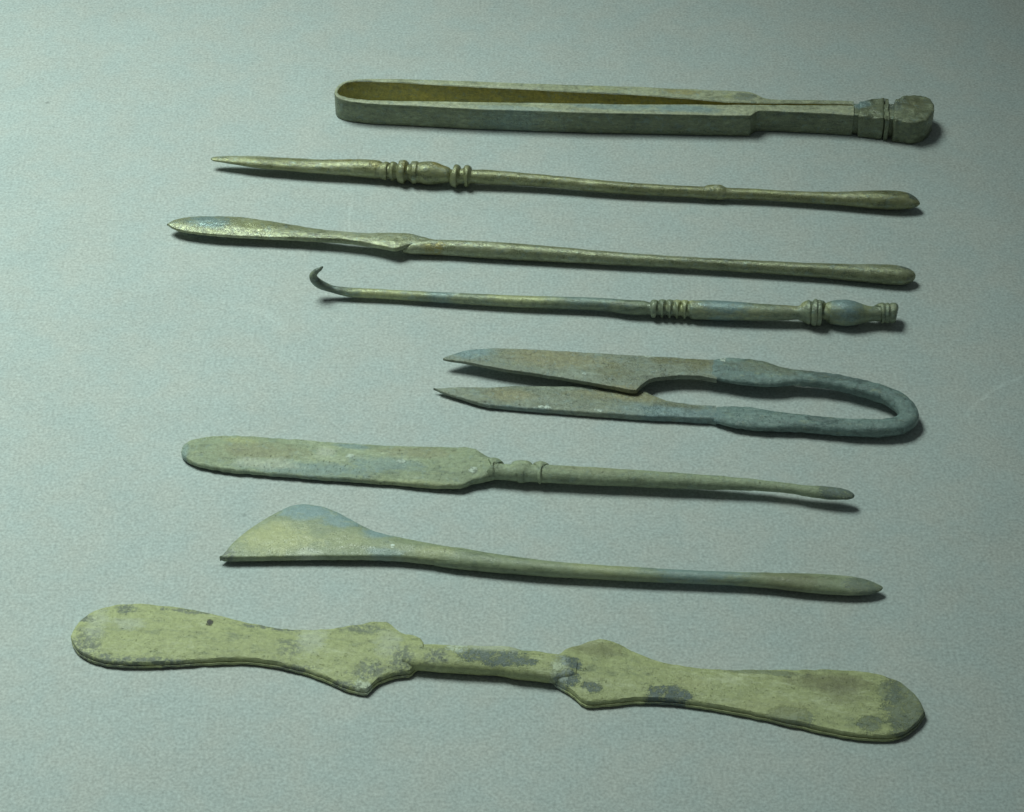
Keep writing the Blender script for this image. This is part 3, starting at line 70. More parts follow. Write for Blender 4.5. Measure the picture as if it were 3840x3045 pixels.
  'near':((-49.45,-4.48,-49.45,-4.61,0.85,0.55,0.1),(-49.28,-4.51,-49.27,-4.63,0.84,0.56,0.1),(-49.09,-4.53,-49.09,-4.65,0.83,0.56,0.1),(-48.89,-4.52,-48.87,-4.72,0.83,0.57,0.1),(-48.69,-4.45,-48.63,-4.86,0.82,0.58,0.1),(-48.48,-4.37,-48.38,-5,0.81,0.59,0.11),(-48.25,-4.29,-48.11,-5.14,0.8,0.6,0.11),(-48.01,-4.21,-47.83,-5.27,0.79,0.61,0.11),(-47.86,-4.17,-47.66,-5.35,0.79,0.61,0.11),(-47.75,-4.14,-47.55,-5.4,0.79,0.61,0.11),(-47.48,-4.07,-47.24,-5.52,0.77,0.63,0.11),(-47.2,-4,-46.93,-5.63,0.76,0.64,0.11),(-46.9,-3.92,-46.6,-5.74,0.75,0.65,0.11),(-46.59,-3.85,-46.26,-5.85,0.74,0.66,0.11),(-46.26,-3.77,-45.9,-5.96,0.73,0.67,0.11),(-45.93,-3.69,-45.54,-6.06,0.72,0.68,0.11),(-45.58,-3.62,-45.16,-6.17,0.7,0.7,0.11),(-45.21,-3.55,-44.76,-6.27,0.69,0.71,0.11),(-44.83,-3.48,-44.35,-6.39,0.68,0.72,0.12),(-44.62,-3.45,-44.13,-6.45,0.67,0.73,0.12),(-44.44,-3.42,-43.93,-6.51,0.66,0.74,0.12),(-44.03,-3.36,-43.5,-6.64,0.65,0.75,0.12),(-43.61,-3.3,-43.05,-6.77,0.63,0.77,0.12),(-43.18,-3.24,-42.59,-6.9,0.61,0.79,0.12),(-42.74,-3.17,-42.11,-7.03,0.6,0.8,0.12),(-42.28,-3.11,-41.62,-7.16,0.58,0.82,0.12),(-41.81,-3.04,-41.13,-7.29,0.56,0.83,0.12),(-41.33,-2.97,-40.61,-7.42,0.55,0.85,0.12),(-40.84,-2.9,-40.1,-7.53,0.53,0.87,0.12),(-40.83,-2.9,-40.09,-7.53,0.53,0.87,0.12),(-40.33,-2.83,-39.56,-7.64,0.51,0.89,0.13),(-39.81,-2.76,-39.02,-7.75,0.49,0.91,0.13),(-39.28,-2.68,-38.47,-7.84,0.47,0.93,0.13),(-38.82,-2.61,-37.99,-7.89,0.46,0.94,0.13),(-38.74,-2.6,-37.9,-7.9,0.45,0.95,0.13),(-38.31,-2.54,-37.47,-7.92,0.44,0.96,0.13),(-38.19,-2.52,-37.34,-7.93,0.43,0.97,0.13),(-37.63,-2.41,-36.77,-7.94,0.41,0.99,0.13),(-37.06,-2.27,-36.18,-7.94,0.39,1,0.14),(-36.48,-2.11,-35.58,-7.93,0.37,1.01,0.14),(-35.9,-1.93,-34.98,-7.92,0.35,1.02,0.14),(-35.83,-1.91,-34.91,-7.92,0.34,1.02,0.14),(-35.31,-1.75,-34.37,-7.9,0.32,1.03,0.14),(-34.7,-1.57,-33.74,-7.87,0.3,1.04,0.14),(-34.08,-1.44,-33.1,-7.87,0.3,1.05,0.14),(-33.44,-1.33,-32.45,-7.85,0.3,1.06,0.14),(-33.34,-1.31,-32.36,-7.85,0.3,1.06,0.14),(-32.78,-1.24,-31.79,-7.84,0.3,1.07,0.15),(-32.12,-1.15,-31.13,-7.82,0.29,1.08,0.15),(-31.45,-1.06,-30.45,-7.8,0.29,1.09,0.15),(-30.76,-0.97,-29.76,-7.78,0.29,1.1,0.15),(-30.07,-0.89,-29.07,-7.75,0.29,1.11,0.15),(-29.37,-0.8,-28.36,-7.73,0.29,1.12,0.15),(-28.65,-0.71,-27.64,-7.7,0.29,1.13,0.16),(-28.29,-0.67,-27.28,-7.69,0.28,1.14,0.16),(-27.93,-0.62,-26.92,-7.68,0.28,1.14,0.16),(-27.2,-0.54,-26.19,-7.66,0.28,1.15,0.16),(-26.46,-0.44,-25.44,-7.63,0.28,1.17,0.16),(-25.75,-0.36,-24.74,-7.6,0.28,1.18,0.16),(-25.71,-0.35,-24.69,-7.6,0.28,1.18,0.16),(-24.95,-0.26,-23.93,-7.57,0.28,1.19,0.17),(-24.18,-0.16,-23.16,-7.54,0.28,1.2,0.17),(-23.41,-0.07,-22.39,-7.51,0.27,1.21,0.17),(-22.63,0.03,-21.61,-7.48,0.27,1.22,0.17),(-21.84,0.13,-20.81,-7.44,0.27,1.24,0.17),(-21.04,0.23,-20.02,-7.41,0.27,1.25,0.17),(-20.69,0.27,-19.67,-7.4,0.27,1.25,0.18),(-20.23,0.32,-19.21,-7.38,0.27,1.26,0.18),(-19.43,0.42,-18.4,-7.35,0.27,1.27,0.18),(-18.6,0.51,-17.58,-7.32,0.26,1.28,0.18),(-18.17,0.56,-17.14,-7.3,0.26,1.29,0.18),(-17.78,0.6,-16.75,-7.29,0.26,1.3,0.18),(-16.94,0.66,-15.92,-7.26,0.26,1.31,0.18),(-16.1,0.7,-15.08,-7.23,0.26,1.32,0.19),(-15.24,0.72,-14.24,-7.19,0.26,1.33,0.19),(-14.38,0.72,-13.39,-7.16,0.25,1.35,0.19),(-13.51,0.72,-12.53,-7.13,0.25,1.36,0.19),(-13.05,0.72,-12.08,-7.11,0.25,1.37,0.2),(-12.63,0.71,-11.67,-7.09,0.25,1.37,0.2),(-11.76,0.71,-10.8,-7.06,0.25,1.39,0.2),(-10.87,0.71,-9.93,-7.02,0.25,1.4,0.2),(-9.99,0.72,-9.06,-6.99,0.24,1.41,0.2),(-9.47,0.74,-8.55,-6.97,0.24,1.42,0.2),(-9.1,0.76,-8.18,-6.96,0.24,1.43,0.2),(-8.21,0.82,-7.29,-6.92,0.24,1.44,0.21),(-7.31,0.87,-6.4,-6.88,0.24,1.45,0.21),(-6.81,0.87,-5.9,-6.86,0.24,1.46,0.21),(-6.4,0.78,-5.51,-6.83,0.23,1.47,0.21),(-5.44,0.28,-4.62,-6.79,0.23,1.48,0.21),(-5.33,0.22,-4.52,-6.78,0.23,1.48,0.21),(-4.47,-0.25,-3.73,-6.72,0.23,1.49,0.22),(-3.51,-0.79,-2.83,-6.64,0.23,1.51,0.22),(-3.17,-0.95,-2.52,-6.62,0.23,1.51,0.22),(-2.54,-1.24,-1.93,-6.55,0.23,1.52,0.22),(-1.59,-1.58,-1.03,-6.46,0.23,1.53,0.22),(-1.32,-1.62,-0.76,-6.43,0.22,1.54,0.22),(-0.67,-1.65,-0.13,-6.37,0.22,1.55,0.23),(0.25,-1.67,0.78,-6.28,0.22,1.56,0.23),(0.99,-1.8,1.5,-6.22,0.22,1.57,0.23),(1.18,-1.78,1.69,-6.21,0.22,1.58,0.23),(2.11,-1.78,2.61,-6.16,0.22,1.59,0.23),(3.04,-1.86,3.52,-6.14,0.21,1.6,0.23),(3.54,-1.92,4.01,-6.08,0.21,1.61,0.23),(3.78,-1.94,4.25,-6.08,0.21,1.61,0.24),(3.97,-1.96,4.44,-6.07,0.21,1.62,0.24),(4.81,-1.97,5.27,-6,0.21,1.63,0.24),(4.9,-1.96,5.36,-6,0.21,1.63,0.24),(5.81,-1.9,6.26,-5.89,0.21,1.65,0.24),(6.73,-1.81,7.18,-5.81,0.21,1.66,0.24),(6.82,-1.81,7.27,-5.8,0.21,1.66,0.24),(7.65,-1.73,8.11,-5.83,0.2,1.67,0.25),(8.57,-1.64,9.04,-5.91,0.2,1.69,0.25)),
  'bow':((6.12,8.11,3,2.35,0.41),(6.89,8.13,3.02,2.71,0.56),(7.65,8.15,3.03,2.97,0.72),(8.68,8.16,3.05,3.38,0.92),(9.7,8.18,3.07,3.63,1.02),(11.75,8.12,3.08,3.75,1.07),(14.05,8.09,3.1,3.75,1.12),(16.61,8,3.07,3.6,1.17),(18.92,7.8,3.04,3.21,1.17),(20.96,7.82,3.01,2.65,1.2),(22.99,7.97,2.99,2.09,1.22),(25.53,8.07,2.96,1.89,1.27),(28.06,8.14,2.93,1.78,1.32),(30.61,8.05,2.9,1.78,1.35),(33.16,7.83,2.85,1.83,1.37),(35.71,7.38,2.8,1.88,1.42),(38.27,6.82,2.75,1.93,1.47),(40.82,6.21,2.7,1.98,1.52),(43.12,5.39,2.65,2.02,1.52),(45.17,4.15,2.6,2.07,1.51),(46.6,2.61,2.53,2.06,1.51),(47.33,1.01,2.47,2.06,1.51),(47.33,-0.54,2.4,2.05,1.5),(46.51,-2.01,2.33,2,1.5),(44.93,-3.07,2.27,1.95,1.5),(42.73,-3.78,2.2,1.92,1.5),(40.03,-4.17,2.12,1.92,1.47),(36.32,-4.49,2.03,1.95,1.45),(32.6,-4.58,1.95,1.95,1.4),(28.87,-4.53,1.87,2,1.35),(25.13,-4.51,1.78,2.15,1.3),(22.14,-4.57,1.7,2.46,1.25),(19.64,-4.59,1.65,2.71,1.2),(17.38,-4.5,1.6,2.91,1.18),(15.12,-4.41,1.55,3.04,1.16),(12.85,-4.32,1.5,2.91,1.1),(10.83,-4.19,1.45,2.62,1.01),(9.57,-4.06,1.37,2.31,0.91),(8.8,-3.93,1.28,2.06,0.81),(8.04,-3.84,1.2,1.71,0.66),(7.04,-3.84,1.2,1.41,0.45)),
  'patches':((-43.6,6.3,5.94,2.7,'blue',0.9),(-25.4,6.4,12.35,2.88,'ochre',0.9),(-13.4,3.7,4.09,2.29,'olive',0.6),(-2.4,8.9,3.6,1.54,'olive',0.8),(-33.4,-4.3,4.82,2.09,'ochre',0.9),(-9.2,-1.5,8.36,1.59,'ochre',0.95),(-17.8,-2.4,6.09,1.52,'ochre',0.4),(-25.8,-7,1.51,0.38,'white',0.9),(-15,-6.5,1.01,0.45,'white',0.8),(-37.6,-8.4,1.14,0.38,'white',0.9),(-6.4,9.9,1.29,0.62,'white',0.6),(-19.1,2.1,0.46,0.46,'white',0.8),(3.7,9.5,3.08,2.69,'olive',0.8),(-6,-5.6,6.04,2.26,'blue',0.5),(1.6,-5.2,6.03,3.01,'slate',0.35),(1.4,-6,7.53,3.38,'blue',0.8),(7.1,-5.1,3.01,3.38,'blue',0.6),(-27.2,-8.4,12.59,0.98,'blue',0.6),(8.8,10.9,0.67,1.31,'white',1),(9.4,12.9,1.8,0.85,'white',0.5),(19.1,9.4,8.44,2.29,'olive',0.55),(33.2,9.2,7.65,1.91,'slate',0.5),(30.1,-3.9,3,1.5,'slate',0.6),(1.1,-3,5.05,0.75,'olive',0.6))},
 'blade_probe': {'loc':(0.69,-20.34),
  'ang':-5.27,
  'blade':((-66.99,-0.77,-67,-1.13,0.5,0.9,0.45),(-67.03,0.3,-66.67,-1.95,0.5,0.91,0.45),(-67.02,0.4,-66.63,-2.03,0.5,0.91,0.45),(-66.95,0.79,-66.41,-2.36,0.5,0.91,0.45),(-66.82,1.11,-66.17,-2.64,0.5,0.91,0.46),(-66.76,1.24,-66.06,-2.74,0.5,0.91,0.46),(-66.68,1.41,-65.92,-2.87,0.5,0.91,0.46),(-66.52,1.69,-65.68,-3.07,0.5,0.91,0.46),(-66.34,1.95,-65.41,-3.25,0.5,0.91,0.46),(-66.26,2.04,-65.3,-3.33,0.5,0.91,0.46),(-66.14,2.17,-65.14,-3.43,0.5,0.91,0.46),(-65.93,2.37,-64.86,-3.6,0.5,0.91,0.46),(-65.71,2.56,-64.57,-3.76,0.5,0.91,0.46),(-65.47,2.73,-64.27,-3.9,0.5,0.91,0.46),(-65.27,2.85,-64.03,-4,0.5,0.91,0.46),(-65.21,2.88,-63.96,-4.03,0.5,0.91,0.46),(-64.94,3.03,-63.65,-4.14,0.5,0.91,0.46),(-64.66,3.17,-63.32,-4.24,0.5,0.92,0.46),(-64.36,3.31,-62.99,-4.33,0.5,0.92,0.46),(-64.06,3.44,-62.64,-4.41,0.5,0.92,0.46),(-63.73,3.56,-62.28,-4.49,0.5,0.92,0.46),(-63.4,3.67,-61.92,-4.57,0.5,0.92,0.47),(-63.15,3.75,-61.65,-4.62,0.5,0.92,0.47),(-63.05,3.78,-61.54,-4.65,0.5,0.92,0.47),(-62.69,3.89,-61.15,-4.73,0.5,0.92,0.47),(-62.32,4,-60.75,-4.82,0.5,0.92,0.47),(-61.94,4.11,-60.34,-4.9,0.5,0.93,0.47),(-61.54,4.2,-59.91,-4.98,0.5,0.93,0.47),(-61.13,4.29,-59.47,-5.05,0.5,0.93,0.47),(-60.7,4.35,-59.03,-5.11,0.5,0.93,0.47),(-60.63,4.36,-58.96,-5.12,0.5,0.93,0.47),(-60.27,4.4,-58.58,-5.17,0.5,0.93,0.47),(-59.82,4.45,-58.12,-5.22,0.5,0.93,0.47),(-59.35,4.5,-57.65,-5.27,0.5,0.94,0.48),(-58.88,4.54,-57.17,-5.31,0.5,0.94,0.48),(-58.4,4.59,-56.68,-5.35,0.5,0.94,0.48),(-57.91,4.64,-56.17,-5.39,0.5,0.94,0.48),(-57.4,4.69,-55.66,-5.42,0.5,0.94,0.48),(-56.89,4.74,-55.14,-5.45,0.5,0.94,0.48),(-56.37,4.79,-54.61,-5.48,0.5,0.95,0.48),(-56.12,4.81,-54.36,-5.49,0.5,0.95,0.48),(-55.83,4.83,-54.07,-5.5,0.5,0.95,0.49),(-55.28,4.86,-53.52,-5.52,0.5,0.95,0.49),(-54.72,4.87,-52.96,-5.54,0.5,0.95,0.49),(-54.14,4.87,-52.39,-5.55,0.5,0.95,0.49),(-53.56,4.86,-51.82,-5.56,0.5,0.95,0.49),(-52.96,4.85,-51.23,-5.57,0.5,0.96,0.49),(-52.35,4.83,-50.63,-5.57,0.5,0.96,0.49),(-51.73,4.82,-50.02,-5.59,0.5,0.96,0.5),(-51.2,4.81,-49.5,-5.6,0.5,0.96,0.5),(-51.11,4.81,-49.41,-5.6,0.5,0.96,0.5),(-50.48,4.81,-48.78,-5.62,0.5,0.97,0.5),(-49.84,4.8,-48.15,-5.64,0.5,0.97,0.5),(-49.18,4.8,-47.5,-5.66,0.5,0.97,0.5),(-48.52,4.8,-46.85,-5.68,0.5,0.97,0.51),(-47.86,4.79,-46.19,-5.7,0.5,0.98,0.51),(-47.18,4.78,-45.52,-5.73,0.5,0.98,0.51),(-46.49,4.77,-44.84,-5.75,0.5,0.98,0.51),(-46.28,4.77,-44.64,-5.75,0.5,0.98,0.51),(-45.8,4.76,-44.16,-5.76,0.5,0.98,0.51),(-45.09,4.74,-43.46,-5.78,0.5,0.98,0.51),(-44.37,4.72,-42.76,-5.8,0.5,0.99,0.52),(-43.66,4.7,-42.05,-5.82,0.5,0.99,0.52),(-42.92,4.67,-41.33,-5.84,0.5,0.99,0.52),(-42.19,4.65,-40.61,-5.85,0.5,1,0.52),(-41.44,4.62,-39.88,-5.87,0.5,1,0.52),(-40.69,4.6,-39.14,-5.88,0.5,1,0.53),(-39.93,4.59,-38.39,-5.89,0.5,1,0.53),(-39.72,4.58,-38.18,-5.89,0.5,1,0.53),(-39.17,4.58,-37.64,-5.9,0.5,1.01,0.53),(-38.4,4.57,-36.88,-5.9,0.5,1.01,0.53),(-37.62,4.56,-36.11,-5.9,0.5,1.01,0.53),(-36.84,4.55,-35.34,-5.9,0.5,1.01,0.54),(-36.05,4.55,-34.57,-5.9,0.5,1.02,0.54),(-35.25,4.54,-33.78,-5.9,0.5,1.02,0.54),(-34.45,4.54,-32.99,-5.9,0.5,1.02,0.54),(-33.64,4.54,-32.2,-5.9,0.5,1.03,0.54),(-33.19,4.54,-31.76,-5.9,0.5,1.03,0.55),(-32.83,4.54,-31.39,-5.9,0.5,1.03,0.55),(-32.01,4.54,-30.58,-5.91,0.5,1.03,0.55),(-31.19,4.54,-29.77,-5.92,0.5,1.03,0.55),(-30.36,4.55,-28.95,-5.94,0.5,1.04,0.55),(-29.52,4.55,-28.13,-5.95,0.5,1.04,0.56),(-28.68,4.56,-27.3,-5.96,0.5,1.04,0.56),(-27.84,4.57,-26.47,-5.98,0.5,1.05,0.56),(-26.99,4.59,-25.63,-5.99,0.5,1.05,0.56),(-26.69,4.59,-25.33,-6,0.5,1.05,0.56),(-26.14,4.61,-24.79,-6.01,0.5,1.05,0.56),(-25.29,4.63,-23.94,-6.02,0.5,1.06,0.57),(-24.43,4.66,-23.09,-6.04,0.5,1.06,0.57),(-23.57,4.68,-22.23,-6.06,0.5,1.06,0.57),(-22.7,4.69,-21.38,-6.1,0.53,1.06,0.57),(-21.82,4.69,-20.5,-6.14,0.56,1.07,0.58),(-20.95,4.7,-19.64,-6.18,0.59,1.07,0.58),(-20.21,4.71,-18.9,-6.21,0.61,1.07,0.58),(-20.07,4.71,-18.77,-6.22,0.62,1.07,0.58),(-19.19,4.73,-17.9,-6.26,0.65,1.08,0.58),(-18.31,4.75,-17.02,-6.3,0.68,1.08,0.59),(-17.42,4.77,-16.14,-6.34,0.7,1.08,0.59),(-16.54,4.79,-15.26,-6.37,0.73,1.09,0.59),(-15.64,4.81,-14.38,-6.39,0.76,1.09,0.59),(-14.75,4.83,-13.5,-6.39,0.79,1.09,0.59),(-14.38,4.85,-13.14,-6.38,0.8,1.09,0.6),(-13.86,4.86,-12.62,-6.36,0.82,1.1,0.6),(-13.74,4.87,-12.5,-6.36,0.82,1.1,0.6),(-12.96,4.9,-11.74,-6.33,0.85,1.1,0.6),(-12.06,4.87,-10.86,-6.29,0.88,1.17,0.61),(-11.63,4.85,-10.44,-6.27,0.89,1.21,0.61),(-11.15,4.83,-9.99,-6.07,0.91,1.25,0.62),(-10.81,4.81,-9.68,-5.86,0.92,1.27,0.62),(-10.49,4.79,-9.38,-5.69,0.93,1.3,0.62),(-10.24,4.77,-9.16,-5.56,0.94,1.32,0.62),(-9.32,4.54,-8.32,-5.07,0.97,1.39,0.63),(-8.82,4.37,-7.88,-4.84,0.98,1.43,0.64),(-8.37,4.11,-7.48,-4.66,1,1.47,0.64),(-7.39,3.26,-6.62,-4.31,1.03,1.54,0.65),(-7.07,3.01,-6.35,-4.21,1.03,1.56,0.65),(-6.72,2.75,-6.04,-4.1,1.04,1.59,0.66),(-6.41,2.52,-5.76,-4,1.05,1.61,0.66),(-5.44,1.82,-4.9,-3.71,1.08,1.69,0.67),(-5.34,1.75,-4.81,-3.68,1.09,1.69,0.67),(-4.47,1.08,-4.03,-3.43,1.11,1.76,0.68)),
  'st':((-4.74,-1.49,2.42,2.17,1.96),(-4.64,-1.45,2.42,2.27,2.04),(-4.54,-1.4,2.42,2.36,2.12),(-4.44,-1.38,2.42,2.4,2.16),(-4.31,-1.37,2.42,2.4,2.16),(-4.18,-1.38,2.42,2.38,2.14),(-4.04,-1.4,2.42,2.36,2.12),(-3.93,-1.49,2.42,2.26,2.04),(-3.81,-1.65,2.42,2.1,1.89),(-3.69,-1.77,2.42,1.99,1.79),(-3.43,-1.89,2.43,1.88,1.7),(-3.18,-1.96,2.43,1.81,1.63),(-2.92,-1.99,2.43,1.78,1.6),(-2.2,-2.02,2.44,1.73,1.56),(-1.48,-2.05,2.44,1.73,1.55),(-0.76,-2.06,2.45,1.76,1.58),(-0.56,-2.04,2.45,1.8,1.62),(-0.37,-1.99,2.45,1.89,1.7),(-0.18,-1.93,2.45,1.98,1.78),(-0.02,-1.86,2.45,2.08,1.88),(0.15,-1.78,2.45,2.2,1.98),(0.31,-1.72,2.45,2.27,2.05),(0.59,-1.67,2.46,2.34,2.11),(0.88,-1.64,2.46,2.39,2.15),(1.17,-1.62,2.46,2.42,2.18),(1.45,-1.61,2.46,2.42,2.18),(1.74,-1.62,2.46,2.42,2.17),(2.03,-1.63,2.47,2.4,2.16),(2.24,-1.67,2.47,2.35,2.11),(2.46,-1.74,2.47,2.25,2.02),(2.67,-1.8,2.47,2.15,1.93),(2.89,-1.87,2.47,2.03,1.82),(3.1,-1.93,2.48,1.9,1.71),(3.31,-1.95,2.48,1.84,1.65),(3.65,-1.92,2.48,1.84,1.66),(3.99,-1.89,2.48,1.85,1.67),(4.33,-1.86,2.48,1.88,1.69),(4.44,-1.82,2.49,2,1.8),(4.55,-1.75,2.49,2.21,1.99),(4.67,-1.69,2.49,2.35,2.12),(4.81,-1.67,2.49,2.41,2.17),(4.95,-1.65,2.49,2.44,2.2),(5.09,-1.63,2.49,2.46,2.21),(5.22,-1.63,2.49,2.44,2.2),(5.35,-1.64,2.49,2.4,2.16),(5.49,-1.65,2.49,2.33,2.1),(5.59,-1.71,2.49,2.22,1.99),(5.71,-1.8,2.5,2.05,1.84),(5.82,-1.85,2.5,1.96,1.76),(6.74,-1.86,2.5,1.91,1.72),(7.67,-1.85,2.5,1.89,1.7),(8.6,-1.84,2.5,1.9,1.71),(9.52,-1.81,2.5,1.92,1.73),(10.45,-1.79,2.5,1.94,1.74),(11.37,-1.77,2.5,1.94,1.75),(12.44,-1.75,2.5,1.93,1.74),(13.5,-1.73,2.5,1.92,1.73),(14.57,-1.71,2.5,1.91,1.72),(15.63,-1.69,2.5,1.9,1.71),(16.7,-1.68,2.5,1.88,1.69),(17.76,-1.66,2.5,1.87,1.68),(18.83,-1.64,2.5,1.85,1.67),(19.89,-1.62,2.5,1.84,1.66),(20.95,-1.6,2.5,1.82,1.64),(22.02,-1.58,2.5,1.81,1.63),(23.08,-1.57,2.5,1.79,1.61),(24.14,-1.55,2.5,1.78,1.6),(25.21,-1.54,2.5,1.76,1.59),(26.27,-1.52,2.5,1.75,1.57),(27.33,-1.51,2.5,1.74,1.56),(28.4,-1.5,2.5,1.72,1.55),(29.46,-1.49,2.5,1.7,1.53),(30.52,-1.47,2.5,1.69,1.52),(31.58,-1.46,2.5,1.67,1.5),(32.64,-1.45,2.5,1.65,1.49),(33.7,-1.44,2.5,1.63,1.47),(34.76,-1.42,2.5,1.6,1.44),(35.82,-1.41,2.5,1.58,1.42),(36.88,-1.4,2.52,1.55,1.4),(37.94,-1.39,2.53,1.52,1.37),(39,-1.38,2.54,1.49,1.34),(40.06,-1.37,2.55,1.46,1.31),(41.12,-1.36,2.56,1.42,1.28),(42.18,-1.36,2.57,1.39,1.25),(43.23,-1.36,2.58,1.36,1.22),(44.29,-1.36,2.59,1.32,1.19),(45.35,-1.37,2.6,1.29,1.16),(46.41,-1.39,2.61,1.25,1.13),(47.37,-1.41,2.62,1.22,1.1),(48.34,-1.45,2.62,1.19,1.07),(49.31,-1.49,2.63,1.16,1.04),(50.28,-1.54,2.64,1.12,1.01),(51.25,-1.6,2.65,1.1,0.99),(52.21,-1.67,2.66,1.07,0.97),(53.18,-1.74,2.67,1.06,0.95),(54.15,-1.82,2.68,1.04,0.94),(54.92,-1.9,2.69,1.05,0.95),(55.69,-2,2.7,1.07,0.97),(56.46,-2.11,2.71,1.11,0.99),(57.11,-2.18,2.72,1.16,1),(57.75,-2.26,2.73,1.22,1.02),(58.39,-2.33,2.74,1.27,1.03),(59.16,-2.39,2.75,1.32,1.04),(59.93,-2.45,2.77,1.38,1.04),(60.7,-2.49,2.78,1.42,1.03),(61.6,-2.54,2.79,1.45,1.01),(62.49,-2.59,2.81,1.45,0.99),(63.39,-2.63,2.83,1.42,0.94),(64.03,-2.66,2.84,1.36,0.89),(64.67,-2.72,2.85,1.27,0.82),(65.31,-2.82,2.86,1.16,0.73),(65.63,-2.87,2.87,1.07,0.67),(65.95,-2.91,2.87,0.93,0.58),(66.27,-2.97,2.88,0.74,0.46),(66.41,-3,2.88,0.61,0.38),(66.55,-3.02,2.88,0.43,0.27),(66.69,-3.05,2.88,0.26,0.16)),
  'cuts':(10,17,33,37,47,97),
  'patches':((-51.3,0,9.64,2.64,'ochre',0.6),(-41.6,-4,13.39,1.91,'blue',0.6),(-25.9,-1.6,7.98,1.91,'blue',0.55),(-49.5,-3.2,6.39,1.43,'pale',0.8),(-38.2,1,1.93,1.68,'pale',0.8),(-19.9,2.5,8.35,1.82,'ochre',0.55),(-33,3.2,3.54,1.06,'blue',0.7),(-55.7,3,4.2,1.16,'yellow',0.6),(-20.4,-6.4,9.5,1.18,'yellow',0.5),(-8.1,-2.5,0.76,0.76,'white',0.7),(-33.2,0.3,0.83,0.57,'white',0.6),(-22.8,-0.4,0.83,0.57,'white',0.6),(-66.3,-1.8,0.8,2.88,'blue',0.6),(63.9,-1.6,4.27,2.61,'slate',0.85),(1.1,0.8,1.57,1.17,'slate',0.8),(15.2,-0.5,10.17,2.34,'ochre',0.4))},
 'fan_spatula': {'loc':(7.23,-47.24),
  'ang':-3.55,
